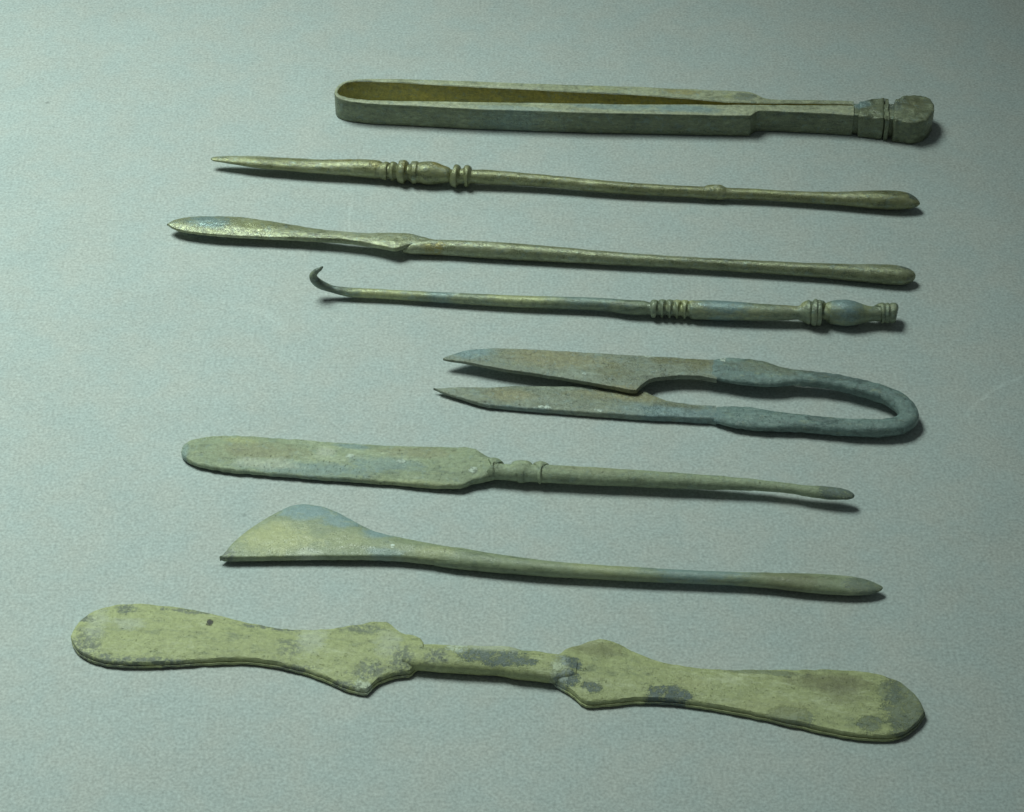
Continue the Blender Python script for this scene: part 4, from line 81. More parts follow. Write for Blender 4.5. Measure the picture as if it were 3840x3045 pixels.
  'blade':((-62.84,-1.65,-63.02,-1.78,0.71,1.3,0.26),(-62.74,-1.59,-62.87,-1.72,0.72,1.3,0.26),(-62.62,-1.5,-62.7,-1.67,0.72,1.3,0.26),(-62.51,-1.23,-62.53,-1.8,0.72,1.3,0.26),(-62.39,-0.97,-62.35,-1.92,0.72,1.3,0.27),(-62.25,-0.69,-62.16,-1.99,0.72,1.3,0.27),(-62.22,-0.62,-62.12,-1.99,0.72,1.3,0.27),(-62.12,-0.39,-61.98,-1.98,0.73,1.3,0.27),(-61.98,-0.06,-61.79,-1.97,0.73,1.3,0.27),(-61.82,0.3,-61.59,-1.96,0.73,1.3,0.27),(-61.67,0.67,-61.38,-1.94,0.73,1.3,0.27),(-61.51,1.05,-61.17,-1.92,0.74,1.3,0.28),(-61.34,1.44,-60.94,-1.91,0.74,1.3,0.28),(-61.16,1.81,-60.71,-1.89,0.74,1.3,0.28),(-61.04,2.04,-60.56,-1.87,0.74,1.3,0.28),(-60.96,2.18,-60.46,-1.87,0.74,1.3,0.28),(-60.76,2.54,-60.21,-1.85,0.75,1.3,0.28),(-60.55,2.89,-59.95,-1.83,0.75,1.3,0.28),(-60.33,3.25,-59.68,-1.81,0.75,1.3,0.29),(-60.09,3.61,-59.4,-1.79,0.76,1.3,0.29),(-59.85,3.97,-59.11,-1.77,0.76,1.3,0.29),(-59.6,4.33,-58.82,-1.74,0.76,1.3,0.29),(-59.35,4.69,-58.51,-1.72,0.77,1.3,0.3),(-59.08,5.05,-58.2,-1.7,0.77,1.3,0.3),(-58.8,5.41,-57.88,-1.67,0.78,1.3,0.3),(-58.68,5.57,-57.74,-1.66,0.78,1.3,0.3),(-58.52,5.79,-57.54,-1.65,0.78,1.3,0.3),(-58.23,6.15,-57.21,-1.62,0.78,1.3,0.31),(-57.92,6.52,-56.86,-1.6,0.79,1.3,0.31),(-57.61,6.89,-56.5,-1.57,0.79,1.3,0.31),(-57.29,7.26,-56.14,-1.54,0.8,1.3,0.32),(-56.96,7.63,-55.77,-1.52,0.8,1.3,0.32),(-56.95,7.64,-55.76,-1.51,0.8,1.3,0.32),(-56.62,8,-55.39,-1.49,0.81,1.3,0.32),(-56.28,8.37,-55,-1.46,0.81,1.3,0.33),(-55.92,8.74,-54.6,-1.42,0.81,1.3,0.33),(-55.69,8.97,-54.35,-1.4,0.82,1.3,0.33),(-55.56,9.11,-54.2,-1.39,0.82,1.3,0.33),(-55.18,9.48,-53.78,-1.36,0.82,1.3,0.34),(-54.8,9.84,-53.36,-1.32,0.83,1.3,0.34),(-54.41,10.2,-52.94,-1.28,0.83,1.3,0.34),(-54.01,10.56,-52.5,-1.25,0.84,1.3,0.35),(-53.6,10.92,-52.05,-1.21,0.84,1.3,0.35),(-53.18,11.26,-51.6,-1.17,0.85,1.3,0.35),(-53.11,11.32,-51.52,-1.17,0.85,1.3,0.35),(-52.76,11.6,-51.15,-1.13,0.85,1.3,0.36),(-52.32,11.96,-50.67,-1.09,0.86,1.3,0.36),(-51.88,12.31,-50.2,-1.06,0.87,1.3,0.36),(-51.42,12.61,-49.72,-1.02,0.87,1.3,0.37),(-50.98,12.83,-49.26,-0.98,0.88,1.3,0.37),(-50.95,12.84,-49.23,-0.98,0.88,1.3,0.37),(-50.46,13.03,-48.73,-0.95,0.88,1.3,0.38),(-49.96,13.2,-48.23,-0.91,0.89,1.3,0.38),(-49.45,13.33,-47.72,-0.88,0.9,1.3,0.39),(-49.01,13.38,-47.28,-0.85,0.9,1.3,0.39),(-48.92,13.38,-47.2,-0.85,0.9,1.3,0.39),(-48.38,13.38,-46.67,-0.82,0.91,1.3,0.39),(-47.83,13.35,-46.14,-0.79,0.91,1.3,0.4),(-47.26,13.29,-45.59,-0.76,0.92,1.3,0.4),(-46.69,13.21,-45.05,-0.72,0.93,1.3,0.41),(-46.11,13.12,-44.49,-0.69,0.93,1.3,0.41),(-46.07,13.11,-44.45,-0.69,0.93,1.3,0.41),(-45.52,12.99,-43.93,-0.66,0.94,1.3,0.42),(-44.91,12.8,-43.37,-0.63,0.95,1.3,0.42),(-44.3,12.56,-42.8,-0.6,0.95,1.3,0.43),(-43.67,12.28,-42.22,-0.57,0.96,1.3,0.43),(-43.03,11.99,-41.62,-0.54,0.97,1.3,0.43),(-43.02,11.98,-41.62,-0.54,0.97,1.3,0.44),(-42.39,11.67,-41.03,-0.5,0.97,1.3,0.44),(-41.73,11.3,-40.43,-0.47,0.98,1.3,0.45),(-41.07,10.9,-39.83,-0.44,0.99,1.3,0.45),(-40.4,10.47,-39.22,-0.41,0.99,1.3,0.46),(-39.92,10.17,-38.79,-0.39,1,1.3,0.46),(-39.72,10.04,-38.61,-0.38,1,1.3,0.46),(-39.03,9.58,-37.99,-0.34,1,1.31,0.47),(-38.34,9.09,-37.36,-0.3,0.99,1.31,0.47),(-37.64,8.6,-36.73,-0.27,0.99,1.32,0.48),(-36.94,8.15,-36.09,-0.24,0.99,1.33,0.48),(-36.8,8.06,-35.96,-0.23,0.99,1.33,0.48),(-36.25,7.75,-35.45,-0.21,0.98,1.33,0.49),(-35.55,7.36,-34.8,-0.18,0.98,1.34,0.49),(-34.85,7,-34.15,-0.16,0.98,1.35,0.5),(-34.15,6.68,-33.49,-0.14,0.97,1.35,0.51),(-33.76,6.53,-33.12,-0.13,0.97,1.36,0.52),(-33.44,6.42,-32.82,-0.12,0.97,1.36,0.53),(-32.74,6.18,-32.15,-0.1,0.97,1.37,0.55),(-32.04,5.98,-31.48,-0.09,0.96,1.37,0.57),(-31.34,5.79,-30.8,-0.07,0.96,1.38,0.6),(-30.81,5.65,-30.29,-0.06,0.96,1.38,0.61),(-30.63,5.6,-30.12,-0.06,0.96,1.39,0.62),(-29.92,5.43,-29.43,-0.06,0.95,1.39,0.64),(-29.21,5.25,-28.74,-0.08,0.95,1.4,0.66),(-28.49,5.09,-28.04,-0.12,0.95,1.41,0.69),(-27.77,4.93,-27.34,-0.16,0.94,1.41,0.71),(-27.05,4.78,-26.63,-0.22,0.94,1.42,0.73),(-26.33,4.62,-25.91,-0.28,0.94,1.43,0.76),(-25.6,4.47,-25.2,-0.34,0.93,1.43,0.78),(-24.96,4.33,-24.57,-0.39,0.93,1.44,0.8),(-24.87,4.31,-24.48,-0.4,0.93,1.44,0.8),(-24.14,4.16,-23.76,-0.47,0.93,1.45,0.82),(-23.4,4.01,-23.04,-0.55,0.92,1.46,0.85),(-22.66,3.86,-22.3,-0.63,0.92,1.46,0.87),(-21.92,3.71,-21.57,-0.72,0.92,1.47,0.9),(-21.17,3.56,-20.84,-0.81,0.91,1.48,0.92),(-20.43,3.42,-20.1,-0.9,0.91,1.48,0.94),(-19.68,3.28,-19.36,-0.99,0.91,1.49,0.97),(-19.16,3.18,-18.84,-1.04,0.9,1.5,0.98),(-18.93,3.14,-18.62,-1.06,0.9,1.5,0.99),(-18.18,3.02,-17.88,-1.11,0.88,1.5,1.02),(-17.43,2.91,-17.14,-1.15,0.86,1.51,1.05),(-16.68,2.8,-16.39,-1.2,0.83,1.51,1.08),(-15.92,2.69,-15.65,-1.23,0.81,1.52,1.11),(-15.17,2.59,-14.9,-1.27,0.78,1.52,1.14),(-14.41,2.49,-14.15,-1.3,0.76,1.53,1.17),(-13.66,2.39,-13.4,-1.33,0.73,1.53,1.19),(-13.41,2.36,-13.16,-1.34,0.72,1.53,1.2),(-12.9,2.3,-12.65,-1.36,0.71,1.54,1.22),(-12.14,2.21,-11.9,-1.39,0.68,1.54,1.25),(-11.38,2.12,-11.15,-1.41,0.66,1.55,1.28),(-10.62,2.03,-10.4,-1.44,0.63,1.55,1.31),(-9.86,1.95,-9.64,-1.46,0.61,1.55,1.34),(-9.1,1.86,-8.89,-1.48,0.58,1.56,1.37),(-8.34,1.78,-8.13,-1.5,0.56,1.56,1.4),(-7.69,1.71,-7.49,-1.51,0.54,1.57,1.4),(-7.58,1.7,-7.38,-1.51,0.53,1.57,1.4),(-6.82,1.62,-6.62,-1.53,0.51,1.57,1.4),(-6.06,1.55,-5.87,-1.54,0.48,1.58,1.4),(-5.29,1.48,-5.11,-1.55,0.45,1.58,1.4)),
  'st':((-21.86,1.26,1.53,2.17,1.36),(-20.91,1.19,1.55,2.25,1.44),(-19.95,1.12,1.57,2.33,1.52),(-19,1.06,1.59,2.4,1.6),(-18.05,0.99,1.61,2.42,1.65),(-17.09,0.88,1.63,2.39,1.67),(-16.14,0.73,1.65,2.33,1.66),(-15.18,0.57,1.67,2.26,1.63),(-14.22,0.42,1.68,2.18,1.61),(-13.27,0.28,1.7,2.12,1.6),(-12.31,0.16,1.72,2.08,1.59),(-11.36,0.04,1.74,2.03,1.58),(-10.41,-0.07,1.76,1.99,1.57),(-9.46,-0.19,1.78,1.94,1.57),(-8.51,-0.3,1.79,1.9,1.56),(-7.56,-0.4,1.81,1.85,1.55),(-6.71,-0.49,1.83,1.82,1.54),(-5.85,-0.58,1.85,1.78,1.53),(-5,-0.67,1.86,1.75,1.53),(-4.15,-0.75,1.88,1.72,1.52),(-3.3,-0.83,1.9,1.69,1.51),(-2.43,-0.9,1.9,1.66,1.5),(-1.56,-0.97,1.9,1.64,1.48),(-0.69,-1.03,1.9,1.62,1.46),(0.17,-1.08,1.9,1.6,1.44),(1.11,-1.13,1.9,1.58,1.42),(2.06,-1.17,1.9,1.56,1.4),(3,-1.2,1.9,1.54,1.38),(3.94,-1.23,1.9,1.52,1.37),(4.88,-1.25,1.9,1.5,1.35),(5.81,-1.27,1.9,1.49,1.34),(6.75,-1.29,1.9,1.47,1.33),(7.74,-1.32,1.9,1.47,1.32),(8.72,-1.34,1.9,1.46,1.31),(9.71,-1.36,1.9,1.46,1.31),(10.69,-1.38,1.9,1.45,1.31),(11.68,-1.4,1.9,1.45,1.31),(12.66,-1.41,1.9,1.45,1.3),(13.65,-1.43,1.9,1.45,1.3),(14.63,-1.44,1.9,1.45,1.3),(15.61,-1.45,1.9,1.44,1.3),(16.6,-1.46,1.9,1.44,1.29),(17.58,-1.47,1.9,1.43,1.29),(18.56,-1.48,1.9,1.42,1.28),(19.55,-1.49,1.9,1.41,1.27),(20.53,-1.5,1.9,1.4,1.26),(21.51,-1.5,1.9,1.39,1.25),(22.49,-1.51,1.9,1.38,1.24),(23.47,-1.51,1.9,1.37,1.23),(24.45,-1.52,1.9,1.36,1.22),(25.43,-1.52,1.9,1.35,1.22),(26.41,-1.52,1.9,1.35,1.22),(27.4,-1.52,1.9,1.35,1.21),(28.38,-1.51,1.9,1.35,1.21),(29.36,-1.51,1.9,1.35,1.21),(30.34,-1.5,1.9,1.35,1.22),(31.32,-1.5,1.9,1.35,1.22),(32.3,-1.49,1.9,1.36,1.22),(33.28,-1.48,1.89,1.37,1.23),(34.26,-1.47,1.88,1.38,1.24),(35.24,-1.46,1.87,1.39,1.25),(36.22,-1.45,1.86,1.4,1.26),(37.15,-1.44,1.85,1.42,1.28),(38.08,-1.44,1.85,1.46,1.28),(39.01,-1.44,1.84,1.5,1.28),(39.95,-1.44,1.83,1.56,1.28),(40.88,-1.44,1.82,1.61,1.28),(41.81,-1.45,1.81,1.68,1.28),(42.74,-1.46,1.8,1.74,1.28),(43.56,-1.48,1.8,1.81,1.28),(44.37,-1.5,1.79,1.88,1.29),(45.19,-1.53,1.78,1.96,1.3),(46,-1.55,1.77,2.03,1.3),(46.81,-1.57,1.77,2.1,1.29),(47.63,-1.58,1.76,2.15,1.29),(48.44,-1.6,1.75,2.19,1.3),(49.26,-1.61,1.74,2.23,1.31),(50.07,-1.63,1.74,2.26,1.32),(50.88,-1.65,1.73,2.28,1.32),(51.7,-1.67,1.72,2.3,1.32),(52.51,-1.68,1.71,2.31,1.32),(53.48,-1.69,1.71,2.31,1.3),(54.46,-1.72,1.7,2.3,1.28),(55.44,-1.74,1.69,2.28,1.26),(56.41,-1.76,1.68,2.24,1.23),(57.38,-1.79,1.67,2.17,1.18),(58.25,-1.81,1.66,2.07,1.11),(59.12,-1.84,1.65,1.92,1.02),(59.98,-1.88,1.65,1.73,0.91),(60.52,-1.91,1.64,1.56,0.82),(61.06,-1.93,1.64,1.34,0.7),(61.6,-1.94,1.63,1.1,0.57),(61.87,-1.93,1.63,0.97,0.5),(62.15,-1.9,1.62,0.83,0.43),(62.42,-1.86,1.62,0.66,0.34),(62.55,-1.83,1.62,0.54,0.28),(62.68,-1.8,1.62,0.4,0.2),(62.81,-1.77,1.62,0.25,0.13)),
  'cuts':(63,),
  'patches':((-47.6,11.2,6.06,2.59,'blue',0.95),(-40.4,8.8,4.88,2.15,'blue',0.85),(-33.4,5.8,3.71,1.92,'blue',0.9),(-52.9,3.2,8.26,4.05,'yellow',0.85),(-53.1,6.6,2.58,1.71,'yellow',0.6),(-46.2,-0,2.55,1.27,'pale',0.8),(-39.2,3.6,4.84,2.55,'yellow',0.35),(-31.7,0.7,3.4,1.27,'blue',0.6),(-30.3,2.1,0.43,0.51,'white',1),(-61.4,-1.4,1.7,1.69,'grey',0.9),(-21.8,1.1,4.25,1.69,'yellow',0.5),(28,-1.1,9.83,2.2,'blue',0.75),(59,-2.1,3.59,1.95,'slate',0.6),(46,-1.8,6.53,2.2,'olive',0.6),(10,-0.8,6.56,1.96,'yellow',0.4))},
 'double_spatula': {'loc':(-3.74,-73.79),
  'ang':-6.65,
  'left':((-78.07,-0.53,-78.19,-0.66,0.25,1.25,0.37),(-78.18,0.36,-77.89,-1.37,0.25,1.25,0.37),(-78.18,0.54,-77.81,-1.53,0.25,1.25,0.37),(-78.15,1.13,-77.47,-2.13,0.25,1.25,0.37),(-78.13,1.26,-77.38,-2.27,0.25,1.25,0.37),(-78.08,1.66,-77.14,-2.61,0.25,1.25,0.37),(-78.06,1.76,-77.08,-2.68,0.25,1.25,0.37),(-77.99,2.17,-76.82,-2.99,0.25,1.25,0.37),(-77.87,2.69,-76.48,-3.34,0.25,1.25,0.38),(-77.72,3.17,-76.14,-3.67,0.25,1.25,0.38),(-77.67,3.34,-76.01,-3.78,0.25,1.25,0.38),(-77.55,3.63,-75.78,-3.96,0.25,1.25,0.38),(-77.36,4.09,-75.4,-4.22,0.25,1.25,0.38),(-77.29,4.23,-75.28,-4.3,0.25,1.25,0.38),(-77.14,4.54,-75.02,-4.47,0.25,1.25,0.38),(-76.9,4.96,-74.61,-4.71,0.25,1.25,0.38),(-76.64,5.37,-74.19,-4.93,0.25,1.25,0.39),(-76.44,5.63,-73.9,-5.07,0.25,1.25,0.39),(-76.34,5.75,-73.76,-5.14,0.25,1.25,0.39),(-76.02,6.13,-73.31,-5.32,0.25,1.25,0.39),(-75.69,6.49,-72.85,-5.48,0.25,1.25,0.39),(-75.5,6.67,-72.61,-5.55,0.25,1.25,0.39),(-75.32,6.83,-72.37,-5.61,0.25,1.25,0.4),(-74.93,7.16,-71.88,-5.72,0.25,1.25,0.4),(-74.52,7.46,-71.39,-5.82,0.25,1.25,0.4),(-74.5,7.47,-71.35,-5.83,0.25,1.25,0.4),(-74.08,7.74,-70.86,-5.91,0.25,1.25,0.4),(-73.63,8.02,-70.33,-5.98,0.25,1.25,0.41),(-73.15,8.27,-69.79,-6.03,0.25,1.25,0.41),(-72.73,8.46,-69.33,-6.05,0.25,1.25,0.41),(-72.64,8.49,-69.24,-6.05,0.25,1.25,0.41),(-72.36,8.59,-68.94,-6.05,0.25,1.25,0.41),(-72.11,8.67,-68.67,-6.06,0.25,1.25,0.42),(-71.55,8.84,-68.09,-6.07,0.25,1.25,0.42),(-70.98,9,-67.49,-6.07,0.25,1.25,0.42),(-70.39,9.16,-66.88,-6.05,0.25,1.25,0.43),(-69.78,9.29,-66.26,-6.03,0.25,1.25,0.43),(-69.15,9.39,-65.63,-5.97,0.25,1.25,0.43),(-68.94,9.42,-65.43,-5.95,0.25,1.25,0.43),(-68.49,9.47,-64.99,-5.9,0.25,1.25,0.44),(-67.81,9.51,-64.34,-5.82,0.25,1.25,0.44),(-67.12,9.54,-63.68,-5.73,0.25,1.25,0.45),(-66.41,9.55,-63,-5.63,0.25,1.25,0.45),(-65.68,9.54,-62.31,-5.53,0.25,1.25,0.45),(-64.93,9.52,-61.62,-5.42,0.25,1.26,0.46),(-64.17,9.5,-60.91,-5.32,0.25,1.26,0.46),(-63.41,9.48,-60.19,-5.2,0.25,1.26,0.47),(-62.93,9.47,-59.74,-5.13,0.25,1.26,0.47),(-62.63,9.46,-59.46,-5.09,0.25,1.26,0.47),(-61.84,9.44,-58.72,-4.96,0.25,1.26,0.47),(-61.04,9.41,-57.97,-4.82,0.25,1.26,0.48),(-60.23,9.37,-57.22,-4.67,0.25,1.26,0.48),(-59.4,9.32,-56.46,-4.5,0.25,1.26,0.49),(-58.56,9.26,-55.69,-4.34,0.25,1.26,0.49),(-57.72,9.18,-54.92,-4.17,0.25,1.26,0.5),(-56.87,9.1,-54.14,-4.01,0.25,1.26,0.5),(-56.84,9.1,-54.11,-4,0.25,1.26,0.5),(-56,8.99,-53.34,-3.85,0.25,1.26,0.51),(-55.13,8.86,-52.55,-3.69,0.25,1.26,0.51),(-54.78,8.8,-52.23,-3.64,0.25,1.26,0.51),(-54.24,8.7,-51.74,-3.55,0.25,1.26,0.52),(-53.35,8.53,-50.94,-3.41,0.25,1.26,0.52),(-52.45,8.35,-50.12,-3.26,0.25,1.26,0.53),(-51.54,8.17,-49.3,-3.12,0.25,1.26,0.53),(-50.64,7.99,-48.48,-2.98,0.25,1.26,0.54),(-50.62,7.99,-48.45,-2.98,0.25,1.26,0.54),(-49.73,7.82,-47.64,-2.86,0.25,1.26,0.54),(-48.83,7.63,-46.81,-2.75,0.25,1.26,0.55),(-48.54,7.57,-46.55,-2.71,0.25,1.26,0.55),(-47.92,7.44,-45.97,-2.66,0.25,1.26,0.55),(-47.01,7.25,-45.12,-2.61,0.25,1.26,0.55),(-46.1,7.07,-44.27,-2.59,0.25,1.26,0.55),(-45.2,6.91,-43.41,-2.59,0.25,1.26,0.56),(-44.41,6.78,-42.65,-2.62,0.25,1.26,0.56),(-44.3,6.77,-42.54,-2.62,0.25,1.26,0.56),(-43.4,6.64,-41.68,-2.65,0.25,1.26,0.56),(-42.52,6.52,-40.82,-2.7,0.25,1.26,0.56),(-42.38,6.5,-40.68,-2.7,0.25,1.26,0.56),(-41.63,6.42,-39.95,-2.75,0.25,1.26,0.56),(-40.76,6.36,-39.09,-2.86,0.25,1.26,0.56),(-40.37,6.35,-38.69,-2.92,0.25,1.26,0.56),(-39.91,6.34,-38.22,-2.99,0.25,1.26,0.57),(-39.06,6.33,-37.36,-3.14,0.25,1.26,0.57),(-38.38,6.33,-36.67,-3.27,0.25,1.26,0.57),(-38.21,6.33,-36.49,-3.3,0.25,1.26,0.57),(-37.38,6.36,-35.64,-3.46,0.25,1.26,0.57),(-36.56,6.42,-34.79,-3.63,0.25,1.26,0.57),(-36.43,6.43,-34.65,-3.66,0.25,1.26,0.57),(-35.75,6.52,-33.94,-3.83,0.25,1.26,0.57),(-34.95,6.63,-33.09,-4.04,0.25,1.26,0.58),(-34.5,6.69,-32.62,-4.18,0.25,1.26,0.58),(-34.16,6.74,-32.25,-4.29,0.25,1.26,0.58),(-33.38,6.86,-31.41,-4.58,0.25,1.26,0.58),(-32.61,6.99,-30.58,-4.9,0.25,1.26,0.58),(-32.58,6.99,-30.55,-4.91,0.25,1.26,0.58),(-31.86,7.13,-29.75,-5.23,0.25,1.26,0.58),(-31.12,7.33,-28.94,-5.55,0.25,1.26,0.58),(-30.69,7.46,-28.47,-5.73,0.25,1.26,0.59),(-30.39,7.55,-28.14,-5.86,0.25,1.26,0.59),(-29.68,7.78,-27.34,-6.2,0.25,1.27,0.59),(-28.98,8.02,-26.56,-6.54,0.25,1.27,0.59),(-28.82,8.07,-26.38,-6.62,0.25,1.27,0.59),(-28.29,8.24,-25.8,-6.86,0.25,1.27,0.59),(-27.62,8.49,-25.05,-7.11,0.25,1.27,0.59),(-26.96,8.74,-24.34,-7.28,0.25,1.27,0.59),(-26.3,8.98,-23.65,-7.4,0.25,1.27,0.6),(-26.21,9.01,-23.55,-7.42,0.25,1.27,0.6),(-25.67,9.21,-22.98,-7.48,0.25,1.27,0.6),(-25.17,9.41,-22.47,-7.47,0.25,1.27,0.6),(-25.05,9.46,-22.34,-7.45,0.25,1.27,0.6),(-24.65,9.62,-21.93,-7.41,0.25,1.27,0.6),(-24.44,9.7,-21.74,-7.27,0.25,1.27,0.6),(-23.97,9.84,-21.37,-6.63,0.25,1.27,0.64),(-23.84,9.88,-21.25,-6.44,0.25,1.27,0.66),(-23.24,10,-20.79,-5.58,0.25,1.27,0.73),(-23.21,10,-20.77,-5.55,0.25,1.27,0.73),(-22.64,10.06,-20.3,-4.96,0.25,1.27,0.8),(-22.07,10.11,-19.82,-4.45,0.25,1.27,0.87),(-21.51,10.14,-19.33,-4.03,0.25,1.27,0.93),(-21.26,10.15,-19.1,-3.88,0.25,1.27,0.96),(-20.96,10.16,-18.84,-3.72,0.25,1.27,1),(-20.86,10.17,-18.75,-3.67,0.25,1.27,1.01),(-20.4,9.99,-18.35,-3.46,0.25,1.27,1.06),(-19.8,9.48,-17.88,-3.23,0.25,1.27,1.12),(-19.23,8.94,-17.43,-3.04,0.25,1.27,1.18),(-19.08,8.83,-17.31,-2.99,0.25,1.27,1.19),(-18.68,8.53,-16.98,-2.87,0.25,1.27,1.23),(-18.18,8.14,-16.57,-2.71,0.25,1.27,1.28),(-18.16,8.12,-16.56,-2.71,0.25,1.27,1.29),(-17.67,7.78,-16.14,-2.58,0.25,1.27,1.35),(-17.32,7.6,-15.84,-2.5,0.25,1.27,1.4),(-17.21,7.56,-15.74,-2.48,0.25,1.27,1.42),(-16.8,7.42,-15.36,-2.38,0.25,1.27,1.48),(-16.4,7.33,-15,-2.26,0.25,1.27,1.54),(-16.09,7.27,-14.73,-2.14,0.25,1.27,1.59),(-16.02,7.25,-14.67,-2.11,0.25,1.27,1.6),(-15.67,7.18,-14.38,-1.78,0.25,1.27,1.65),(-15.33,7.1,-14.12,-1.36,0.25,1.27,1.7),(-15.07,7.01,-13.92,-1.07,0.25,1.27,1.74),(-15.02,6.99,-13.87,-1.02,0.25,1.27,1.75),(-14.87,6.93,-13.75,-0.88,0.25,1.27,1.77),(-14.71,6.86,-13.63,-0.74,0.25,1.27,1.79),(-14.43,6.71,-13.41,-0.5,0.25,1.27,1.83),(-14.16,6.52,-13.2,-0.27,0.25,1.27,1.87),(-13.91,6.31,-13.02,-0.07,0.25,1.27,1.91),(-13.9,6.3,-13.01,-0.07,0.25,1.27,1.91),(-13.66,5.99,-12.84,0.11,0.25,1.27,1.94),(-13.43,5.64,-12.68,0.28,0.25,1.27,1.97),(-13.22,5.34,-12.55,0.43,0.25,1.27,1.99)),
